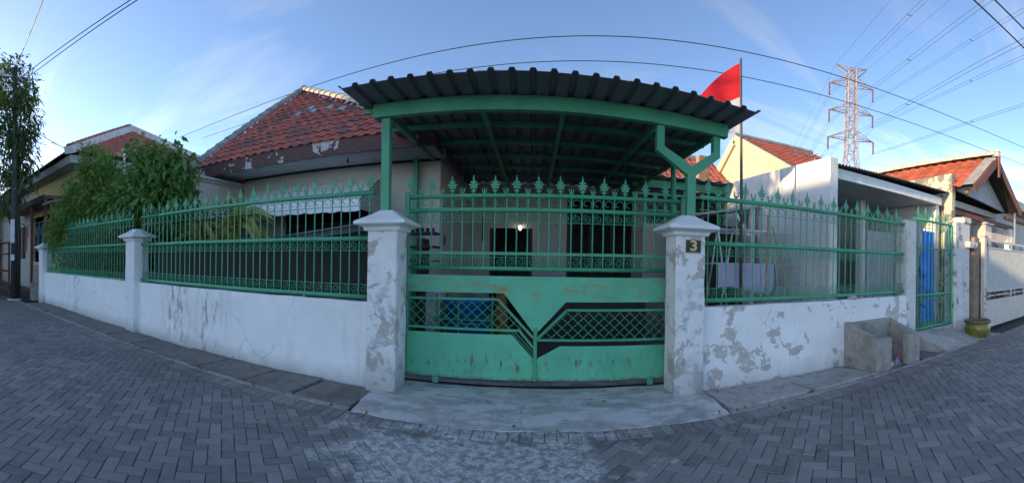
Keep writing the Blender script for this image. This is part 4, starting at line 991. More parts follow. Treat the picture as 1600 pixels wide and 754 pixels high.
for k, (a_, b_, lab) in enumerate((((3.15, 4.75, 0.02), (3.33, 4.95, 2.25), 'bamboo pole leaning left of the drying rack legs, behind right fence'), ((3.95, 4.8, 0.02), (3.62, 5.25, 2.1), 'brown bamboo pole leaning against drying rack top, behind right fence'))):
    t = thing('bamboo_pole', lab, 'pole', a_, 'bamboo poles in the side yard'); part('pole', BAMBOO, t, lambda m: m.tube([a_, b_], [0.020, 0.015], 7), True)
t = thing('brick_stub', 'small lump of broken brick under the fence rail above the bin', 'brick', (4.35, 4.2, 0.98))
part('lump', concrete('lump', (0.5, 0.48, 0.46), 0.4), t, lambda m: m.lathe([(0.0, 0.0), (0.07, 0.0), (0.085, 0.03), (0.05, 0.055), (0.0, 0.06)], (4.35, 4.16, 0.986), 7))

# ------------------------------------------------------------------ concrete bin, litter, pot
bn = thing('concrete_bin', 'open grey concrete rubbish bin standing against the right wall', 'bin', (4.7, 3.8, 0))
def binwall(x0, x1, y0, y1, z0a, z1a, z1b):
    # top slopes down towards the street (y0) from z1b (wall) to z1a
    m = MB(); c = 0.012
    m.add([(x0,y0,z0a),(x1,y0,z0a),(x1,y1,z0a),(x0,y1,z0a),(x0,y0,z1a-c),(x1,y0,z1a-c),(x1,y1,z1b-c),(x0,y1,z1b-c),(x0+c,y0+c,z1a),(x1-c,y0+c,z1a),(x1-c,y1,z1b),(x0+c,y1,z1b)],
          [(0,3,2,1),(0,1,5,4),(1,2,6,5),(2,3,7,6),(3,0,4,7),(4,5,9,8),(5,6,10,9),(6,7,11,10),(7,4,8,11),(8,9,10,11)])
    return m
binwall(4.14, 4.25, 3.50, 4.115, 0.005, 0.475, 0.66).build('side_slab', BIN, bn)
binwall(5.10, 5.21, 3.50, 4.115, 0.005, 0.455, 0.64).build('side_slab', BIN, bn)
binwall(4.252, 4.50, 3.505, 3.60, 0.005, 0.468, 0.470).build('front_slab', BIN, bn); binwall(4.90, 5.098, 3.505, 3.60, 0.005, 0.448, 0.450).build('front_slab', BIN, bn)
binwall(4.252, 5.098, 4.02, 4.113, 0.005, 0.645, 0.648).build('back_slab', BIN, bn)
bx('base_slab', BIN, bn, 4.252, 5.098, 3.605, 4.018, -0.05, 0.02)
PAPERS = [('white', (0.75, 0.75, 0.74)), ('orange', (0.62, 0.30, 0.12)), ('blue', (0.12, 0.25, 0.55)), ('red', (0.55, 0.08, 0.06))]
for k, (nm, cc) in enumerate(PAPERS):
    t = thing('litter', 'crumpled %s wrapper at the mouth of the concrete bin' % nm, 'litter', (4.58+0.07*k, 3.58+0.04*(k % 2), 0.02), 'rubbish in the bin')
    m = MB(); V_ = [(4.58+0.07*k + 0.055*math.cos(q*2*math.pi/7)*random.uniform(0.6, 1.2), 3.58+0.05*(k % 2) + 0.055*math.sin(q*2*math.pi/7)*random.uniform(0.6, 1.2), 0.03+random.uniform(0, 0.05)) for q in range(7)]
    V_.append((4.58+0.07*k, 3.58+0.05*(k % 2), 0.06+0.03*k)); m.add(V_, [(q, (q+1) % 7, 7) for q in range(7)]); m.build('wrapper', plain('paper_'+nm, cc, 0.6, 0.1), t)
pt = thing('plant_pot', 'olive glazed clay pot with thick rim on the pavement corner', 'pot', (7.66, 3.62, 0))
GLAZE = plain('olive_glaze', (0.20, 0.185, 0.045), 0.3, 0.45, scale=4, bump=0.08)
part('pot_body', GLAZE, pt, lambda m: m.lathe([(0.0, 0.0), (0.19, 0.0), (0.22, 0.03), (0.275, 0.14), (0.28, 0.22), (0.255, 0.30), (0.225, 0.325), (0.205, 0.325), (0.20, 0.28), (0.0, 0.28)], (7.66, 3.66, 0.0), 28), True)
part('rim', plain('pot_rim', (0.13, 0.115, 0.055), 0.6, 0.3), pt, lambda m: m.lathe([(0.225, 0.315), (0.282, 0.325), (0.287, 0.365), (0.272, 0.385), (0.225, 0.38), (0.215, 0.325)], (7.66, 3.66, 0.0), 28), True)
part('soil', SOIL, pt, lambda m: m.lathe([(0.21, 0.34), (0.0, 0.345)], (7.66, 3.66, 0.0), 20))

# ------------------------------------------------------------------ right neighbour
nb = thing('neighbour_house', 'right neighbour house with red tiled gable roof and brown bargeboards', 'house', (9.4, 5.5, 0))
part('parapet_wall', OLD_W, nb, lambda m: m.prism([(4.45, 0), (9.0, 0), (9.0, 3.62), (6.4, 3.60), (5.2, 3.64), (4.45, 3.67)], 'x', 7.90, 8.06))
bx('porch_wall', HOUSE_W, nb, 8.06, 12.2, 6.6, 6.75, 0, 3.1)
RA, RL, RR = (9.32, 4.33), (7.98, 3.36), (11.15, 3.22)   # apex, left eave, right eave (x, z)
ry0, ry1 = 3.95, 9.5
m = MB(); m.quad((RA[0], ry0+0.02, RA[1]-0.05), (RL[0], ry0+0.02, RL[1]-0.05), (RL[0], ry1, RL[1]-0.05), (RA[0], ry1, RA[1]-0.05)); m.quad((RA[0], ry0+0.02, RA[1]-0.05), (RR[0], ry0+0.02, RR[1]-0.05), (RR[0], ry1, RR[1]-0.05), (RA[0], ry1, RA[1]-0.05))
nroof = m.build('roof', WOOD_D, nb)
up = Vector((RA[0]-RL[0], 0, RA[1]-RL[1])); LL = up.length; up.normalize(); acr = Vector((0, -1, 0)); nn = acr.cross(up).normalized()
rt = Matrix((acr, up, nn)).transposed().to_euler()
TMR = tile_mesh(0.30, 0.30, TILE_R, 0.04)
ncol = int((ry1-ry0-0.3)/0.30); nrow = int(LL/0.29)
for r_ in range(nrow+1):
    for c in range(ncol):
        p = Vector((RL[0], ry0+0.42+0.30*c, RL[1])) + up*(0.29*r_-0.03)
        if 0.29*r_ < LL-0.08: link('tile', TMR, nroof, p, (rt[0], rt[1]+random.gauss(0, 0.015), rt[2]+random.gauss(0, 0.012)))
m = MB(); m.quad((RL[0]-0.02, ry0-0.02, RL[1]+0.03), (RL[0]-0.02, ry0+0.30, RL[1]+0.03), (RA[0], ry0+0.30, RA[1]+0.05), (RA[0], ry0-0.02, RA[1]+0.05))
m.build('verge_mortar', CAP_GREY, nroof)
CAP_PALE = plain('pale_ridge_tile', (0.50, 0.44, 0.36), 0.8, 0.3)
caps(nroof, 'ridge_cap', (RA[0], ry1, RA[1]+0.03), (RA[0], ry0, RA[1]+0.05), 14, 0.17, CAP_PALE)
part('ridge_end', CAP_PALE, nroof, lambda m: m.lathe([(0.0, 0), (0.11, 0.0), (0.12, 0.10), (0.0, 0.17)], (RA[0], ry0, RA[1]+0.02), 8))
for (x1, z1) in (RL, RR):
    part('bargeboard', WOOD_R, nroof, lambda m: m.beam((RA[0], ry0-0.035, RA[1]-0.09), (x1, ry0-0.035, z1-0.09), 0.03, 0.19))
part('king_post', WOOD_R, nroof, lambda m: m.box(RA[0]-0.05, RA[0]+0.05, ry0-0.10, ry0-0.055, RA[1]-0.52, RA[1]+0.16, 0.008))
part('gable_infill', SOFFIT, nb, lambda m: m.prism([(RL[0]+0.08, 3.30), (RR[0]-0.1, 3.18), (RA[0], 4.22)], 'y', 4.40, 4.46))
bx('tie_beam', HOUSE_W, nb, 8.07, 11.1, 4.75, 4.98, 3.02, 3.18); bx('tie_beam', WOOD_R, nb, 8.07, 12.4, 4.60, 4.74, 2.78, 2.90)
bx('tie_beam', WOOD_R, nb, 11.0, 13.2, 4.3, 4.42, 2.98, 3.06)
bx('column', HOUSE_W, nb, 9.98, 10.42, 4.55, 4.95, 0, 2.72, c=0.012); bx('capital', HOUSE_W, nb, 9.92, 10.48, 4.49, 5.01, 2.722, 2.776, c=0.01)
bx('far_column', WHITE, nb, 11.9, 12.1, 4.55, 4.75, 0, 2.776)
part('downpipe', STEEL, nb, lambda m: m.tube([(11.25, 4.15, 3.18), (11.15, 4.12, 3.0), (11.15, 4.12, 0.0)], 0.03, 8))
bx('porch_window', GLASS, nb, 10.6, 11.8, 6.57, 6.598, 1.0, 2.3)
part('wall_lamp', ORANGE, nb, lambda m: m.lathe([(0.0, 0.0), (0.05, 0.0), (0.07, 0.05), (0.03, 0.10), (0.0, 0.11)], (8.14, 4.18, 3.22), 8))
t = thing('far_sheet_roof', 'grey sheet roof edge beyond the right neighbour gable', 'roof', (13.5, 6, 0))
bx('roof_sheet', ASBEST, t, 12.2, 18, 4.6, 9, 3.55, 3.85); bx('wall', HOUSE_W, t, 12.3, 17.9, 5.2, 9, 0, 3.54)
bx('dark_opening', GLASS, t, 12.35, 15, 5.17, 5.198, 0, 2.3)
# beige gate
bg_ = thing('driveway_gate', 'beige steel gate with grey ribbed sheet, right edge of the street', 'gate', (10.5, 4.0, 0))
GB0, GB1 = 8.62, 12.6
bx('side_post', BEIGE, bg_, GB0, GB0+0.14, 3.95, 4.05, 0.02, 2.25, c=0.008); bx('post_cap', BEIGE, bg_, GB0-0.03, GB0+0.17, 3.93, 4.07, 2.252, 2.29, c=0.008)
for z0, z1 in ((2.16, 2.22), (1.99, 2.02), (0.90, 0.93), (0.79, 0.82), (0.66, 0.70), (0.03, 0.09)): bx('rail', BEIGE, bg_, GB0+0.14, GB1, 3.975, 4.025, z0, z1)
bx('lower_panel', BEIGE, bg_, GB0+0.14, GB1, 3.995, 4.005, 0.09, 0.66)
def rs(m):
    x = GB0+0.14
    while x < GB1:
        m.quad((x, 4.0, 0.93), (x+0.03, 3.985, 0.93), (x+0.03, 3.985, 1.99), (x, 4.0, 1.99)); m.quad((x+0.03, 3.985, 0.93), (x+0.06, 4.0, 0.93), (x+0.06, 4.0, 1.99), (x+0.03, 3.985, 1.99)); x += 0.06
part('ribbed_sheet', GREYGATE, bg_, rs)
bm_ = MB(); bm_.tube([(0, 0, 0), (0, 0, 0.20)], 0.006, 5); BAR_B = bm_.mesh('spike', BEIGE)
x = GB0+0.2
while x < GB0+2.2: link('spike', BAR_B, bg_, (x, 4.0, 2.2)); x += 0.07
for x in (9.35, 10.35, 11.3):
    for z in (2.09, 0.86):
        part('medallion', BLACK, bg_, lambda m: m.add([(x+0.075*math.cos(q*math.pi/4)*(1 if q % 2 else 0.6), 3.96+0.012*(q % 2), z+0.075*math.sin(q*math.pi/4)*(1 if q % 2 else 0.6)) for q in range(8)]+[(x, 3.95, z)], [(q, (q+1) % 8, 8) for q in range(8)]))
for z in (2.09, 0.86): part('scroll_bracket', BLACK, bg_, lambda m: m.tube([(GB0+0.17, 3.97, z-0.08), (GB0+0.21, 3.97, z-0.03), (GB0+0.19, 3.97, z+0.02), (GB0+0.17, 3.97, z+0.08)], 0.018, 6))
for k in range(5): part('hinge_rust', plain('rusty_hinge', (0.12, 0.05, 0.03), 0.9) if k == 0 else bpy.data.materials['rusty_hinge'], bg_, lambda m: m.box(GB0+0.05, GB0+0.08, 3.942, 3.952, 0.28+0.17*k, 0.33+0.17*k))

# ------------------------------------------------------------------ cream gable house in the back
gh = thing('gable_house', 'sunlit cream gable wall with red tiles behind the side wall', 'house', (7.6, 15.0, 0))
gd = Vector((0, -1, 0)); gn = Vector((-1, 0, 0))     # along the gable, out of the gable
gc = Vector((8.15, 14.65, 0))
def gp(s_, z, d=0.0): return gc + gd*s_ - gn*d + Vector((0, 0, z))
HWL, HWR, ZA, ZE = 3.6, 4.6, 6.85, 4.35
zsl = lambda s_: ZA - (ZA-ZE)*(abs(s_)/(HWL if s_ < 0 else HWR))
m = MB(); fr = [gp(-HWL, 0), gp(HWR, 0), gp(HWR, ZE), gp(0, ZA), gp(-HWL, ZE)]; bk = [gp(-HWL, 0, .2), gp(HWR, 0, .2), gp(HWR, ZE, .2), gp(0, ZA, .2), gp(-HWL, ZE, .2)]
m.add(fr+bk, [(0,1,2,3,4), (9,8,7,6,5)]+[(i, i+5, (i+1)%5+5, (i+1)%5) for i in range(5)]); m.build('gable_wall', CREAM_W, gh)
for s1 in (-HWL-0.3, HWR+0.3):
    z1 = zsl(s1)
    part('verge_band', CREAM_W, gh, lambda m: m.beam(gp(0, ZA+0.02, -0.05), gp(s1, z1+0.02, -0.05), 0.12, 0.36, up=(0, 0, 1)))
m = MB(); D = 4.2
for s1 in (-HWL-0.3, HWR+0.3):
    m.quad(gp(0, ZA+0.16, 0), gp(s1, zsl(s1)+0.16, 0), gp(s1, zsl(s1)+0.16, D), gp(0, ZA+0.16, D))
gr = m.build('roof', CAP_GREY, gh)
def tile_field(parent, name, origin, across, upv, ncol, nrow, tw, tl, mat, keep=None, hh=0.03):
    """joined tiles too small to pick apart"""
    prof = [(-0.5, 0.2), (-0.2, 1.0), (0.1, 0.3), (0.35, 0.0), (0.5, 0.2)]; m = MB(); tint = []
    nv = across.cross(upv).normalized()
    if nv.z < 0: nv = -nv
    for r_ in range(nrow):
        for c in range(ncol):
            o_ = origin + across*(tw*(c+0.5)) + upv*(tl*r_)
            if keep and not keep(o_): continue
            V_ = [o_ + across*(u*tw) + upv*y + nv*(z*hh+l) for y, l in ((0, 0.03), (tl*1.05, 0.005)) for u, z in prof]
            V_ += [o_ + across*(u*tw) + nv*(z*hh+0.008) for u, z in prof]
            F_ = [(i, i+1, 6+i, 5+i) for i in range(4)] + [(10+i, 11+i, i+1, i) for i in range(4)]
            m.add(V_, F_); tint += [random.random()]*len(F_)
    o = m.build(name, mat, parent); at_ = o.data.attributes.new('tint', 'FLOAT', 'FACE'); at_.data.foreach_set('value', tint); o['kind'] = 'stuff'; return o
u_ = (gp(0, ZA) - gp(HWR+0.3, zsl(HWR+0.3))); uL = u_.length; u_.normalize()
tile_field(gr, 'roof_tiles', gp(HWR+0.3, zsl(HWR+0.3)+0.19, 0.25), -gn, u_, 12, int(uL/0.33), 0.33, 0.33, TILE_RA)
part('ridge', CAP_GREY, gr, lambda m: m.tube([gp(0, ZA+0.2, -0.1), gp(0, ZA+0.2, D)], 0.12, 6))
part('chimney', plain('brick_stub', (0.40, 0.22, 0.13), 0.9, 0.3), gh, lambda m: m.box(5.55, 5.95, 12.6, 12.9, 0, 5.35))
lr = thing('back_red_roof', 'low red tiled roof slope left of the cream gable', 'roof', (6.2, 16.0, 0))
ou = Vector((0, 0.80, 0.60))
tile_field(lr, 'roof_tiles', Vector((4.3, 15.0, 5.0)), Vector((1, 0, 0)), ou, 14, 8, 0.27, 0.30, TILE_A)
bx('wall', HOUSE_W, lr, 4.4, 8.0, 15.2, 18.0, 0, 5.0)
part('ridge', CAP_GREY, lr, lambda m: m.beam((4.3, 16.92, 6.50), (8.08, 16.92, 6.50), 0.25, 0.16))
t = thing('roof_antenna', 'thin television antenna standing above the white side wall', 'antenna', (6.2, 7.4, 3.0))
part('mast', STEEL, t, lambda m: m.tube([(6.32, 7.38, 3.0), (6.32, 7.38, 4.18)], 0.012, 5)); part('boom', STEEL, t, lambda m: m.tube([(5.6, 7.38, 4.20), (6.5, 7.38, 4.16)], 0.012, 5))
for k in range(5): part('element', STEEL, t, lambda m: m.tube([(5.65+0.18*k, 7.1, 4.19), (5.65+0.18*k, 7.66, 4.19)], 0.008, 4))

# ------------------------------------------------------------------ power pylon and conductors
TC = Vector((61.0, 59.3, 0)); ld = Vector((-0.44, -0.898, 0)).normalized(); ar = Vector((0.898, -0.44, 0)).normalized()
tw = thing('lattice_pylon', 'tall steel lattice power pylon in the distance at right', 'pylon', tuple(TC))
def tp(a_, l_, z): return TC + ar*a_ + ld*l_ + Vector((0, 0, z))
levels = [(0, 4.2), (9, 3.0), (18, 2.0), (26.5, 1.15), (30, 1.05), (33, 1.0), (36, 1.0), (39, 0.95), (42, 0.9), (44.5, 0.85)]
for sx in (-1, 1):
    for sy in (-1, 1):
        part('corner_leg', TOWER, tw, lambda m: m.tube([tp(sx*w_, sy*w_, z) for z, w_ in levels], 0.16, 5))
def lattice(sx, sy, axis):
    m = MB()
    for (z0, w0), (z1, w1) in zip(levels, levels[1:]):
        n = 2 if z1-z0 > 5 else 1
        for q in range(n):
            za, zb = z0+(z1-z0)*q/n, z0+(z1-z0)*(q+1)/n; wa, wb = w0+(w1-w0)*q/n, w0+(w1-w0)*(q+1)/n
            if axis == 'a':
                for f in (-1, 1): m.tube([tp(-f*wa, sy*wa, za), tp(f*wb, sy*wb, zb)], 0.085, 4)
                m.tube([tp(-wb, sy*wb, zb), tp(wb, sy*wb, zb)], 0.085, 4)
            else:
                for f in (-1, 1): m.tube([tp(sy*wa, -f*wa, za), tp(sy*wb, f*wb, zb)], 0.085, 4)
    return m
for sy in (-1, 1):
    for ax in ('a', 'l'):
        o = lattice(0, sy, ax).build('bracing', TOWER, tw); o['kind'] = 'stuff'
ARMS = [(41.0, 5.0), (35.2, 5.0), (29.4, 5.2)]
tips = []
for z, Lr in ARMS:
    for s_ in (-1, 1):
        m = MB(); tip = tp(s_*Lr, 0, z)
        for l_ in (-1, 1):
            m.tube([tp(s_*0.95, l_*0.95, z), tip], 0.10, 4); m.tube([tp(s_*0.95, l_*0.95, z+1.6), tip], 0.09, 4)
            for f in (0.35, 0.7): m.tube([tp(s_*(0.95+(Lr-0.95)*f), l_*0.95*(1-f), z), tp(s_*(0.95+(Lr-0.95)*f), l_*0.95*(1-f), z+1.6*(1-f))], 0.06, 4)
        m.build('cross_arm', TOWER, tw)['kind'] = 'stuff'
        bot = tip + Vector((0, 0, -2.6)); tips.append(bot)
        part('insulator', RUST_INS, tw, lambda m: m.lathe([(0.22 if i % 2 else 0.12, -2.6*i/11) for i in range(12)], tuple(tip), 8))
for s_ in (-1, 1):
    m = MB(); tip = tp(s_*3.6, 0, 45.2)
    for l_ in (-1, 1): m.tube([tp(s_*0.85, l_*0.85, 44.5), tip], 0.10, 4); m.tube([tp(s_*0.85, l_*0.85, 42.5), tip], 0.09, 4)
    m.build('earth_arm', TOWER, tw)['kind'] = 'stuff'; tips.append(tip)
part('top_frame', TOWER, tw, lambda m: m.beam(tp(-0.9, 0, 44.5), tp(0.9, 0, 44.5), 0.3, 0.2))
nmz = ['upper left', 'upper right', 'middle left', 'middle right', 'lower left', 'lower right', 'left top earth', 'right top earth']
for k, p in enumerate(tips):
    for side, far in (('towards the street', 190.0), ('away behind the houses', -230.0)):
        q = p + ld*far; mid_s = 7.0
        pts = []
        for i in range(33):
            u = i/32; pts.append(p.lerp(q, u) + Vector((0, 0, -4*mid_s*u*(1-u))))
        t = thing('power_line', '%s pylon conductor running %s' % (nmz[k], side), 'power line', tuple(p), 'conductors on the pylon')
        for off in ((-0.30, 0.30) if k < 6 else (0.0,)):
            part('conductor', WIRE_G, t, lambda m: m.tube([w_ + ar*off for w_ in pts], 0.030, 4))
        if k < 6 and far > 0:
            for i in (6, 12, 18, 24): part('spacer', WIRE_G, t, lambda m: m.beam(pts[i]+ar*-0.32, pts[i]+ar*0.32, 0.07, 0.07))

# ------------------------------------------------------------------ street cables
def cable(label, p, q, sag, r=0.011, n=28):
    p, q = V3(p), V3(q); t = thing('overhead_cable', label, 'cable', tuple(p), 'overhead cables')
    pts = [p.lerp(q, i/n) + Vector((0, 0, -4*sag*(i/n)*(1-i/n))) for i in range(n+1)]
    part('cable', WIRE, t, lambda m: m.tube(pts, r, 5))
cable('upper of two thin cables arching over the carport', (-15.5, 12.3, 7.5), (24.0, 5.2, 7.9), 0.8)
cable('lower of two thin cables arching over the carport', (-15.5, 13.9, 7.81), (24.0, 6.2, 7.33), 0.642)
cable('left of two thick cables at the top right corner', (3.0, 4.35, 7.0), (16.0, 1.85, 7.0), 0.05, 0.016)
cable('right of two thick cables at the top right corner', (3.0, 4.12, 7.0), (16.0, 1.23, 7.0), 0.05, 0.016)

# ------------------------------------------------------------------ left neighbour (shop house)
sp = thing('shop_house', 'left neighbour shop with yellow walls, concrete eave and red tiled roof', 'house', (-18, 7, 0))
bx('wall', YELLOW_W, sp, -15.0, -12.4, 5.6, 5.75, 0, 4.6); bx('wall', YELLOW_W, sp, -18.0, -15.0, 5.602, 5.748, 0, 1.25); bx('wall', YELLOW_W, sp, -18.0, -15.0, 5.602, 5.748, 3.3, 4.6)
bx('wall', HOUSE_W, sp, -46, -18.0, 5.6, 5.75, 0, 4.6); bx('side_wall', YELLOW_W, sp, -12.55, -12.4, 5.752, 13.2, 0, 4.6)
bx('room_back', WOOD_D, sp, -19, -14, 8.2, 8.3, 0, 4.5); bx('room_side', WOOD_D, sp, -19, -18.9, 5.76, 8.2, 0, 4.5); bx('room_side', WOOD_D, sp, -14.1, -14.0, 5.76, 8.2, 0, 4.5)
bx('eave_slab', concrete('old_eave', (0.36, 0.35, 0.33), 0.6), sp, -46, -12.1, 5.05, 13.3, 4.60, 4.88, c=0.02)
bx('canopy', WOOD, sp, -19.5, -13.2, 4.55, 5.59, 3.55, 3.66); bx('canopy_edge', WOOD_D, sp, -19.5, -13.2, 4.50, 4.548, 3.46, 3.68)
for x in (-13.35, -15.0, -17.9): bx('canopy_post', WOOD, sp, x, x+0.10, 4.56, 4.66, 0, 3.55)
wn_ = bx('window', WOOD_D, sp, -20.6, -19.2, 5.56, 5.598, 1.4, 3.0)
for x in (-20.2, -19.75): bx('mullion', WHITE, wn_, x, x+0.04, 5.545, 5.559, 1.4, 3.0)
wavy(sp, 'side_awning', -13.15, -12.2, 4.4, 5.55, lambda x, y: 3.30+0.22*(y-4.4), 0.08, 0.012, plain('blue_white_sheet', (0.50, 0.58, 0.72), 0.5, 0.2), 6)
bx('awning_post', WOOD, sp, -12.32, -12.25, 4.42, 4.49, 0, 3.29)
Ca, Cb, Pk = Vector((-12.0, 4.95, 4.92)), Vector((-12.0, 13.2, 4.92)), Vector((-14.9, 9.05, 7.05)); Rk = Vector((-45, 9.05, 7.05)); Cl = Vector((-46, 4.95, 4.92)); Cr = Vector((-46, 13.2, 4.92))
m = MB(); m.quad(Ca, Cb, Pk); m.quad(Ca, Pk, Rk, Cl); m.quad(Cb, Cr, Rk, Pk); m.quad(Cl, Rk, Cr); sroof = m.build('roof', WOOD_D, sp)
upv = (Pk - Vector((Ca.x, Pk.y, Ca.z))); uL = upv.length; upv.normalize()
def inhip(p):
    u = (p-Vector((Ca.x, p.y, Ca.z))).dot(upv)/uL
    return Ca.y+(Pk.y-Ca.y)*u < p.y < Cb.y+(Pk.y-Cb.y)*u
tile_field(sroof, 'roof_tiles', Vector((-12.0, 4.95, 4.95)), Vector((0, 1, 0)), upv, 34, int(uL/0.27)+1, 0.245, 0.27, TILE_A, inhip)
uf = (Pk - Vector((Pk.x, Ca.y, Ca.z))); ufL = uf.length; uf.normalize()
tile_field(sroof, 'roof_tiles', Vector((-26.0, 4.95, 4.95)), Vector((1, 0, 0)), uf, 57, int(ufL/0.27)+1, 0.245, 0.27, TILE_A, lambda p: p.x < -12.0-2.9*((p-Vector((p.x, 4.95, 4.95))).length/ufL))
MORT = plain('pale_hip_mortar', (0.62, 0.60, 0.58), 0.85, 0.3)
part('hip_mortar', MORT, sroof, lambda m: m.beam(Ca+Vector((0, 0, 0.06)), Pk+Vector((0, 0, 0.10)), 0.34, 0.24)); part('hip_mortar', MORT, sroof, lambda m: m.beam(Cb+Vector((0, 0, 0.06)), Pk+Vector((0, 0, 0.10)), 0.34, 0.24))
caps(sroof, 'hip_cap', Ca+Vector((0, 0, 0.19)), Pk+Vector((0, 0, 0.23)), 18, 0.09, TILE_O)
GAR = [((0.42, 0.10, 0.14), 'dark pink'), ((0.55, 0.52, 0.48), 'off-white'), ((0.22, 0.14, 0.10), 'brown'), ((0.03, 0.11, 0.08), 'dark green'), ((0.10, 0.11, 0.16), 'navy')]
t = thing('clothes_bar', 'pole carrying hung clothes in the opening of the yellow shop', 'pole', (-16.4, 5.3, 2.9)); part('bar', STEEL, t, lambda m: m.tube([(-17.95, 5.2, 2.92), (-14.9, 5.2, 2.92)], 0.02, 6))
for k, (cc, nm) in enumerate(GAR):
    x = -17.5+0.58*k
    t = thing('hung_garment', '%s garment hanging in the opening of the left shop' % nm, 'garment', (x, 5.2, 1.6), 'clothes hung at the shop')
    part('garment_body', plain('cloth_'+nm, cc, 0.9, 0.2), t, lambda m: m.add([(x-0.05, 5.2, 2.90), (x+0.05, 5.2, 2.90), (x+0.24, 5.16, 2.74), (x+0.30, 5.2, 2.35), (x+0.20, 5.14, 2.40), (x+0.20, 5.12, 1.75), (x, 5.17, 1.70), (x-0.20, 5.12, 1.72), (x-0.20, 5.14, 2.40), (x-0.30, 5.2, 2.35), (x-0.24, 5.16, 2.74)], [(0, 1, 2, 3, 4, 5, 6, 7, 8, 9, 10)]))
t = thing('block_stack', 'stack of grey concrete blocks left of the far left pillar', 'blocks', (-12.75, 4.15, 0))
for k in range(6): bx('block', BIN, t, -13.0+0.03*(k % 3), -12.62+0.03*(k % 2), 3.95+0.09*(k//3), 4.25+0.06*(k//2), 0.0+0.20*k, 0.195+0.20*k, c=0.01)
t = thing('wooden_rack', 'red-brown wooden rack at the left edge of the street', 'rack', (-14.1, 3.1, 0))
for x in (-14.9, -13.55):
    for y in (2.85, 3.30): bx('leg', WOOD, t, x, x+0.07, y, y+0.07, -0.01, 2.0)
for z in (0.35, 0.95, 1.55, 1.95): bx('shelf', WOOD, t, -14.9, -13.48, 2.85, 3.37, z, z+0.05)
pl = thing('utility_pole', 'black utility pole with pale stickers at the left street edge', 'pole', (-13.1, 3.42, 0))
part('pole_shaft', plain('pole_dark', (0.035, 0.034, 0.036), 0.6, 0.3), pl, lambda m: m.tube([(-13.1, 3.42, -0.02), (-13.1, 3.42, 4.0), (-13.1, 3.42, 7.9)], [0.13, 0.11, 0.085], 12), True)
part('footing', SLAB_R, pl, lambda m: m.lathe([(0.0, 0.05), (0.24, 0.045), (0.28, -0.03)], (-13.1, 3.42, 0), 12))
for z0, z1 in ((1.35, 1.55), (1.95, 2.75)): part('sticker', plain('sticker_%d' % int(z0*10), (0.50, 0.52, 0.55), 0.5, 0.2), pl, lambda m: m.add([(-13.1+0.135*math.cos(q), 3.42+0.135*math.sin(q), z) for z in (z0, z1) for q in np.linspace(-1.9, -0.2, 7)], [(i, i+1, 8+i, 7+i) for i in range(6)]))
part('cross_bar', STEEL, pl, lambda m: m.beam((-13.1, 2.9, 7.6), (-13.1, 3.95, 7.6), 0.06, 0.06))
cable('single cable running from the black pole over the street, top left corner', (-13.1, 3.3, 7.55), (6, 1.4, 7.6), 0.5, 0.014)
cable('front cable of the pair leaving the black pole at top left', (-13.1, 3.5, 7.5), (-1.0, 6.4, 7.5), 0.1, 0.012)
cable('rear cable of the pair leaving the black pole at top left', (-13.1, 3.6, 7.4), (-1.0, 6.55, 7.65), 0.1, 0.012)
cable('slack cable from the black pole to the shop eave', (-13.1, 3.5, 6.2), (-12.2, 5.3, 4.95), 0.1, 0.012)
t = thing('vent_pipe', 'thin pale vent pipe with round cap above the garden bushes', 'pipe', (-10.2, 6.0, 0))
part('pipe', WHITE, t, lambda m: m.tube([(-10.2, 6.0, 0), (-10.2, 6.0, 4.62)], 0.035, 8)); part('pipe_cap', SOFFIT, t, lambda m: m.lathe([(0.0, 0.16), (0.09, 0.12), (0.10, 0.03), (0.05, 0.0)], (-10.2, 6.0, 4.58), 10), True)

# ------------------------------------------------------------------ plants
def leaves_mesh(name, pts, dirs, ln, wd, mat, droop=0.3, tint=None):
    """folded lance-shaped leaves: 6 vertices, 4 triangles each"""
    n = len(pts); d = dirs/np.linalg.norm(dirs, axis=1, keepdims=True)
    upv_ = np.tile(np.array([0, 0, 1.0]), (n, 1)) + rng.normal(0, 0.45, (n, 3))
    s = np.cross(d, upv_); s /= np.linalg.norm(s, axis=1, keepdims=True)+1e-6; u = np.cross(s, d)
    L_ = ln*rng.uniform(0.65, 1.25, (n, 1)); W_ = wd*rng.uniform(0.7, 1.2, (n, 1)); dn = np.array([0, 0, -1.0])
    p0 = pts; pm = pts + d*L_*0.5 + dn*L_*droop*0.25; p1 = pts + d*L_ + dn*L_*droop
    lft = pts + d*L_*0.45 + s*W_*0.5 + u*W_*0.18 + dn*L_*droop*0.22; rgt = pts + d*L_*0.45 - s*W_*0.5 + u*W_*0.18 + dn*L_*droop*0.22
    V_ = np.stack([p0, lft, pm, rgt, p1], 1).reshape(-1, 3)
    k = np.arange(n)*5
    F_ = np.stack([np.stack([k, k+1, k+2], 1), np.stack([k, k+2, k+3], 1), np.stack([k+1, k+4, k+2], 1), np.stack([k+2, k+4, k+3], 1)], 1).reshape(-1, 3)
    me = bpy.data.meshes.new(name); me.from_pydata(V_.tolist(), [], F_.tolist()); me.materials.append(mat)
    tt = rng.random(n) if tint is None else tint
    at_ = me.attributes.new('tint', 'FLOAT', 'FACE'); at_.data.foreach_set('value', np.repeat(tt, 4)); return me
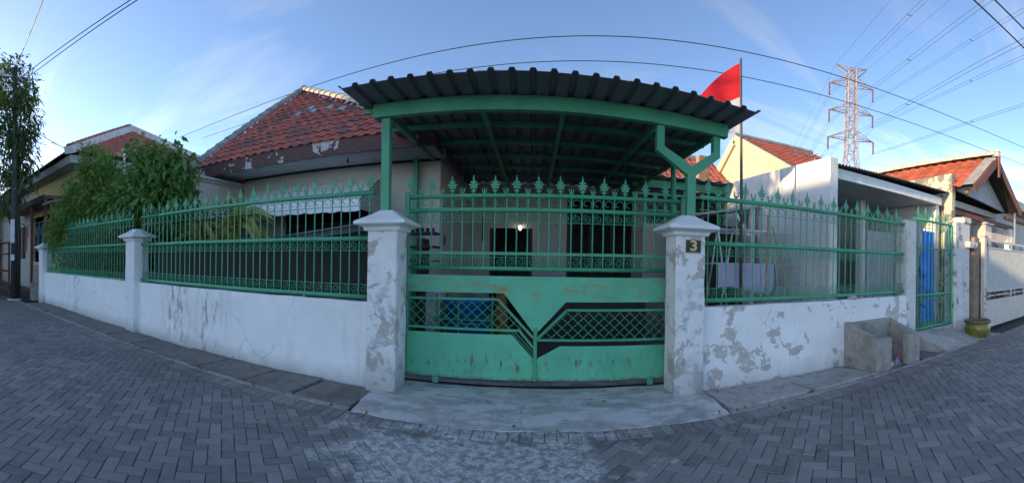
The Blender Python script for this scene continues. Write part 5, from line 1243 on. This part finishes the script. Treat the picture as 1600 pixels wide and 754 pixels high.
def tree(name, label, base, fork, blobs, mat, ln, wd, per=14, droop=0.3, trunk_r=0.09, group=None, spread=0.16, cat='tree'):
    t = thing(name, label, cat, base, group)
    m = MB(); b = V3(base); f = V3(fork)
    m.tube([b, b.lerp(f, 0.5)+Vector((0.03, 0.02, 0)), f], [trunk_r, trunk_r*0.8, trunk_r*0.65], 8)
    m.build('trunk', BARK, t, True)
    P_, D_, T_ = [], [], []
    for bi, (c, r_, ntw) in enumerate(blobs):
        c = V3(c); m = MB(); mid = f.lerp(c, 0.5)+Vector((0, 0, 0.12))
        m.tube([f, mid, c], [trunk_r*0.55, trunk_r*0.35, trunk_r*0.12], 6)
        tips_ = []
        for q in range(ntw):
            v = rng.normal(0, 1, 3); v /= np.linalg.norm(v); rr_ = rng.uniform(0.35, 1.0)**0.6
            tip = np.array(c) + v*rr_*np.array(r_)
            st = mid.lerp(c, rng.uniform(0.1, 1.0))
            if q % 3 == 0: m.tube([st, V3(tip)], [trunk_r*0.10, trunk_r*0.03], 3, caps=False)
            tips_.append(tip)
            out = (tip-np.array(c)); out = out/(np.linalg.norm(out)+1e-6)
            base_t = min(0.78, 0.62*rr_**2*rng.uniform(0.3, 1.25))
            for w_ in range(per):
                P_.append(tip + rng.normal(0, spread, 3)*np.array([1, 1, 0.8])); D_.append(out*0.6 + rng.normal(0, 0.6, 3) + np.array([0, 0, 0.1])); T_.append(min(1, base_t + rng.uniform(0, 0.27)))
        m.build('branch', BARK, t, True)
    me = leaves_mesh('crown', np.array(P_), np.array(D_), ln, wd, mat, droop, np.array(T_)); o_ = wloc(t)
    me.transform(Matrix.Translation(-o_)); link('crown', me, t, o_)
    return t
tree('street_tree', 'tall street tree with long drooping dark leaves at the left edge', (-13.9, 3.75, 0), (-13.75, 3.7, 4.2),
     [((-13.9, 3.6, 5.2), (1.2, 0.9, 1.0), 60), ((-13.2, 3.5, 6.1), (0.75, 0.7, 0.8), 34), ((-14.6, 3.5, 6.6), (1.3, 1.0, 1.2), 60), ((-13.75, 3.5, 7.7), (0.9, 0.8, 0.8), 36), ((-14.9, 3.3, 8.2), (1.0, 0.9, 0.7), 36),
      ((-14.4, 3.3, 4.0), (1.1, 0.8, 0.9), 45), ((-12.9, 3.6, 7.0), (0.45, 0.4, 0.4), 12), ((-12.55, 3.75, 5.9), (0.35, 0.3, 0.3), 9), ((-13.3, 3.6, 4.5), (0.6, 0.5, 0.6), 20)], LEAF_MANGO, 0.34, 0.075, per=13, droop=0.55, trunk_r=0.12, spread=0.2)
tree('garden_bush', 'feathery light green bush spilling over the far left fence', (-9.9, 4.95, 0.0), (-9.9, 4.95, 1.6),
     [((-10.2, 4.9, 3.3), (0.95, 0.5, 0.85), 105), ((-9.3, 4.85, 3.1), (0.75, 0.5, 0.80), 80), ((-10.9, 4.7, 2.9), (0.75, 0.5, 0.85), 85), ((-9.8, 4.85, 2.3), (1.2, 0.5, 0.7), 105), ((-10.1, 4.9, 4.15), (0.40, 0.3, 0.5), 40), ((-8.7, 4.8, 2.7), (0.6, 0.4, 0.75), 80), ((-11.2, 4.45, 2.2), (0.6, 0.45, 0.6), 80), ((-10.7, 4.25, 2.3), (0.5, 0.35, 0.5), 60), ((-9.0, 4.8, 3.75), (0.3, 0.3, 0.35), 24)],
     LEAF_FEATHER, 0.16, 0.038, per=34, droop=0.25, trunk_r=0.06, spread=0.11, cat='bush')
tree('garden_hedge', 'dark green shrub filling the space behind the far left fence bars', (-9.0, 4.75, 0.0), (-9.0, 4.75, 0.5),
     [((-11.2, 4.75, 1.3), (0.7, 0.35, 0.6), 70), ((-10.2, 4.75, 1.35), (0.7, 0.35, 0.6), 70), ((-9.2, 4.75, 1.35), (0.7, 0.35, 0.65), 70), ((-8.2, 4.72, 1.5), (0.7, 0.32, 0.7), 70), ((-7.3, 4.7, 1.5), (0.6, 0.3, 0.7), 60), ((-6.5, 4.68, 1.5), (0.5, 0.3, 0.75), 60), ((-5.6, 4.85, 1.7), (0.5, 0.12, 0.6), 50), ((-4.9, 4.9, 1.8), (0.4, 0.12, 0.5), 30)],
     LEAF_MANGO, 0.17, 0.06, per=14, droop=0.4, trunk_r=0.05, spread=0.13, cat='shrub')
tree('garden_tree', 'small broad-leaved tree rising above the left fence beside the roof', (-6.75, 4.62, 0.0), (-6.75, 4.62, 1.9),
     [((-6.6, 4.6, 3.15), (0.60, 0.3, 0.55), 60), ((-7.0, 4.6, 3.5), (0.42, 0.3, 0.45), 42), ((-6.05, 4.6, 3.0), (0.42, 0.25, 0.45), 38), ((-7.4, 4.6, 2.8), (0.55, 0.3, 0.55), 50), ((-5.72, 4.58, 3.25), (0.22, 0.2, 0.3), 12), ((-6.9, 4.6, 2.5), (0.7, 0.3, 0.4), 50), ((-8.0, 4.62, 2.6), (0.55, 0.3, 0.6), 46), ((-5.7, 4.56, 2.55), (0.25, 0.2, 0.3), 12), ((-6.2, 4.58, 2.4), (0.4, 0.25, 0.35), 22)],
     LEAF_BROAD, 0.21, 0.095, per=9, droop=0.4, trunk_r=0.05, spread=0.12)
def strap_plant(name, label, base, n, ln, wd, hz, group):
    t = thing(name, label, 'plant', base, group)
    part('stem', BARK, t, lambda m: m.tube([base, (base[0]+0.05, base[1], base[2]+hz)], [0.035, 0.025], 7))
    for q in range(n):
        a_ = q*2.4+random.uniform(-0.3, 0.3); el = random.uniform(0.1, 1.25); L_ = ln*random.uniform(0.7, 1.15); m = MB(); z0 = base[2]+hz*random.uniform(0.45, 1.0)
        dx, dy = math.cos(a_)*math.cos(el), 0.45*math.sin(a_)*math.cos(el); pts = []
        for i in range(7):
            u = i/6; pts.append(Vector((base[0]+0.04+dx*L_*u, base[1]+dy*L_*u, z0 + math.sin(el)*L_*u - 0.75*L_*u*u*math.cos(el)*0.9)))
        sd = Vector((-dy, dx, 0)); sd = (sd.normalized()*0.55 + Vector((0.15, 0, 0.85))).normalized() if sd.length > 1e-3 else Vector((1, 0, 0))
        V_ = []
        for i, p in enumerate(pts):
            w_ = wd*math.sin(math.pi*min(0.98, 0.12+0.86*i/6))*0.5
            V_ += [p+sd*w_+Vector((0, 0, w_*0.3)), p, p-sd*w_+Vector((0, 0, w_*0.3))]
        m.add(V_, [f_ for i in range(6) for f_ in ((3*i, 3*i+3, 3*i+4, 3*i+1), (3*i+1, 3*i+4, 3*i+5, 3*i+2))])
        o = m.build('leaf', STRAP, t); at_ = o.data.attributes.new('tint', 'FLOAT', 'FACE'); at_.data.foreach_set('value', [min(1, max(0, (z0-base[2])/hz*0.8+random.uniform(-0.45, 0.3)))]*12)
strap_plant('strap_plant', 'yellow-green strap-leaved plant behind the left fence, nearest the awning', (-4.45, 4.75, 0.02), 110, 0.85, 0.10, 2.15, 'strap-leaved garden plants')
strap_plant('strap_plant', 'greener strap-leaved plant behind the left fence, beside the middle pillar', (-5.25, 4.7, 0.02), 90, 0.80, 0.10, 2.0, 'strap-leaved garden plants')

# ------------------------------------------------------------------ house added out of view at the left street end, to shade the road
ch_ = thing('added_shade_house', 'tall pale house added out of view to shade the street', 'house', (-28, 0, 0))
bx('wall', HOUSE_W, ch_, -32, -24, -7.0, 4.9, 0, 9.0); bx('parapet', HOUSE_W, ch_, -32.1, -23.9, -7.1, 5.0, 9.002, 9.45, c=0.03)
for y in (-3.2, -0.2, 2.8):
    for z in (1.2, 5.2): q_ = bx('window', GLASS, ch_, -24.0+0.002, -23.96, y, y+1.4, z, z+1.6); bx('sill', WHITE, q_, -24.0+0.002, -23.85, y-0.1, y+1.5, z-0.1, z-0.005)

# ------------------------------------------------------------------ small stuff on the ground
def scatter_leaves(n, fx, fy, z=0.012):
    P_ = np.array([[fx(), fy(), z + random.uniform(0, 0.012)] for _ in range(n)]); D_ = rng.normal(0, 1, (n, 3)); D_[:, 2] *= 0.12
    return leaves_mesh('fallen_leaves', P_, D_, 0.055, 0.026, LITTER, 0.0)
LITTER = leaf_mat('dry_leaf', (0.10, 0.075, 0.035), (0.30, 0.20, 0.07))
me = scatter_leaves(190, lambda: random.choice((random.uniform(-11, -1.8), random.uniform(2, 8), random.uniform(-9, 6))), lambda: random.choice((random.gauss(3.40, 0.05), random.gauss(4.03, 0.05), random.gauss(3.40, 0.03), random.uniform(1.2, 3.3))), 0.035)
for v in me.vertices:
    v.co.z = v.co.z - (0.03 if v.co.y < 3.42 else 0.0)
o = link('fallen_leaves', me); tag(o, 'scattered dry leaves along the kerb and wall foot', 'leaves', kind='stuff')
GRASS = leaf_mat('kerb_grass', (0.06, 0.11, 0.02), (0.20, 0.26, 0.06))
P_, D_ = [], []
for cx_, cy_, k_ in ((-3.96, 3.45, 26), (-5.3, 3.46, 22), (-3.1, 3.46, 10), (-2.4, 3.44, 8), (-7.1, 4.0, 16), (-8.6, 4.05, 18), (2.97, 3.50, 10), (3.9, 4.08, 14), (5.6, 3.5, 16), (5.95, 3.5, 16), (6.3, 3.35, 14), (-6.2, 3.45, 16), (-4.6, 3.47, 14), (1.9, 3.7, 10), (-1.72, 3.8, 10), (7.3, 3.42, 12), (-10, 3.46, 20)):
    for _ in range(k_*2): P_.append((cx_+random.gauss(0, 0.10), cy_+random.gauss(0, 0.018), 0.0)); D_.append((random.gauss(0, 0.5), random.gauss(0, 0.5), 1.0))
me = leaves_mesh('grass_tufts', np.array(P_), np.array(D_), 0.05, 0.008, GRASS, 0.15); o = link('grass_tufts', me); tag(o, 'small weeds growing in the kerb joints', 'weeds', kind='stuff')
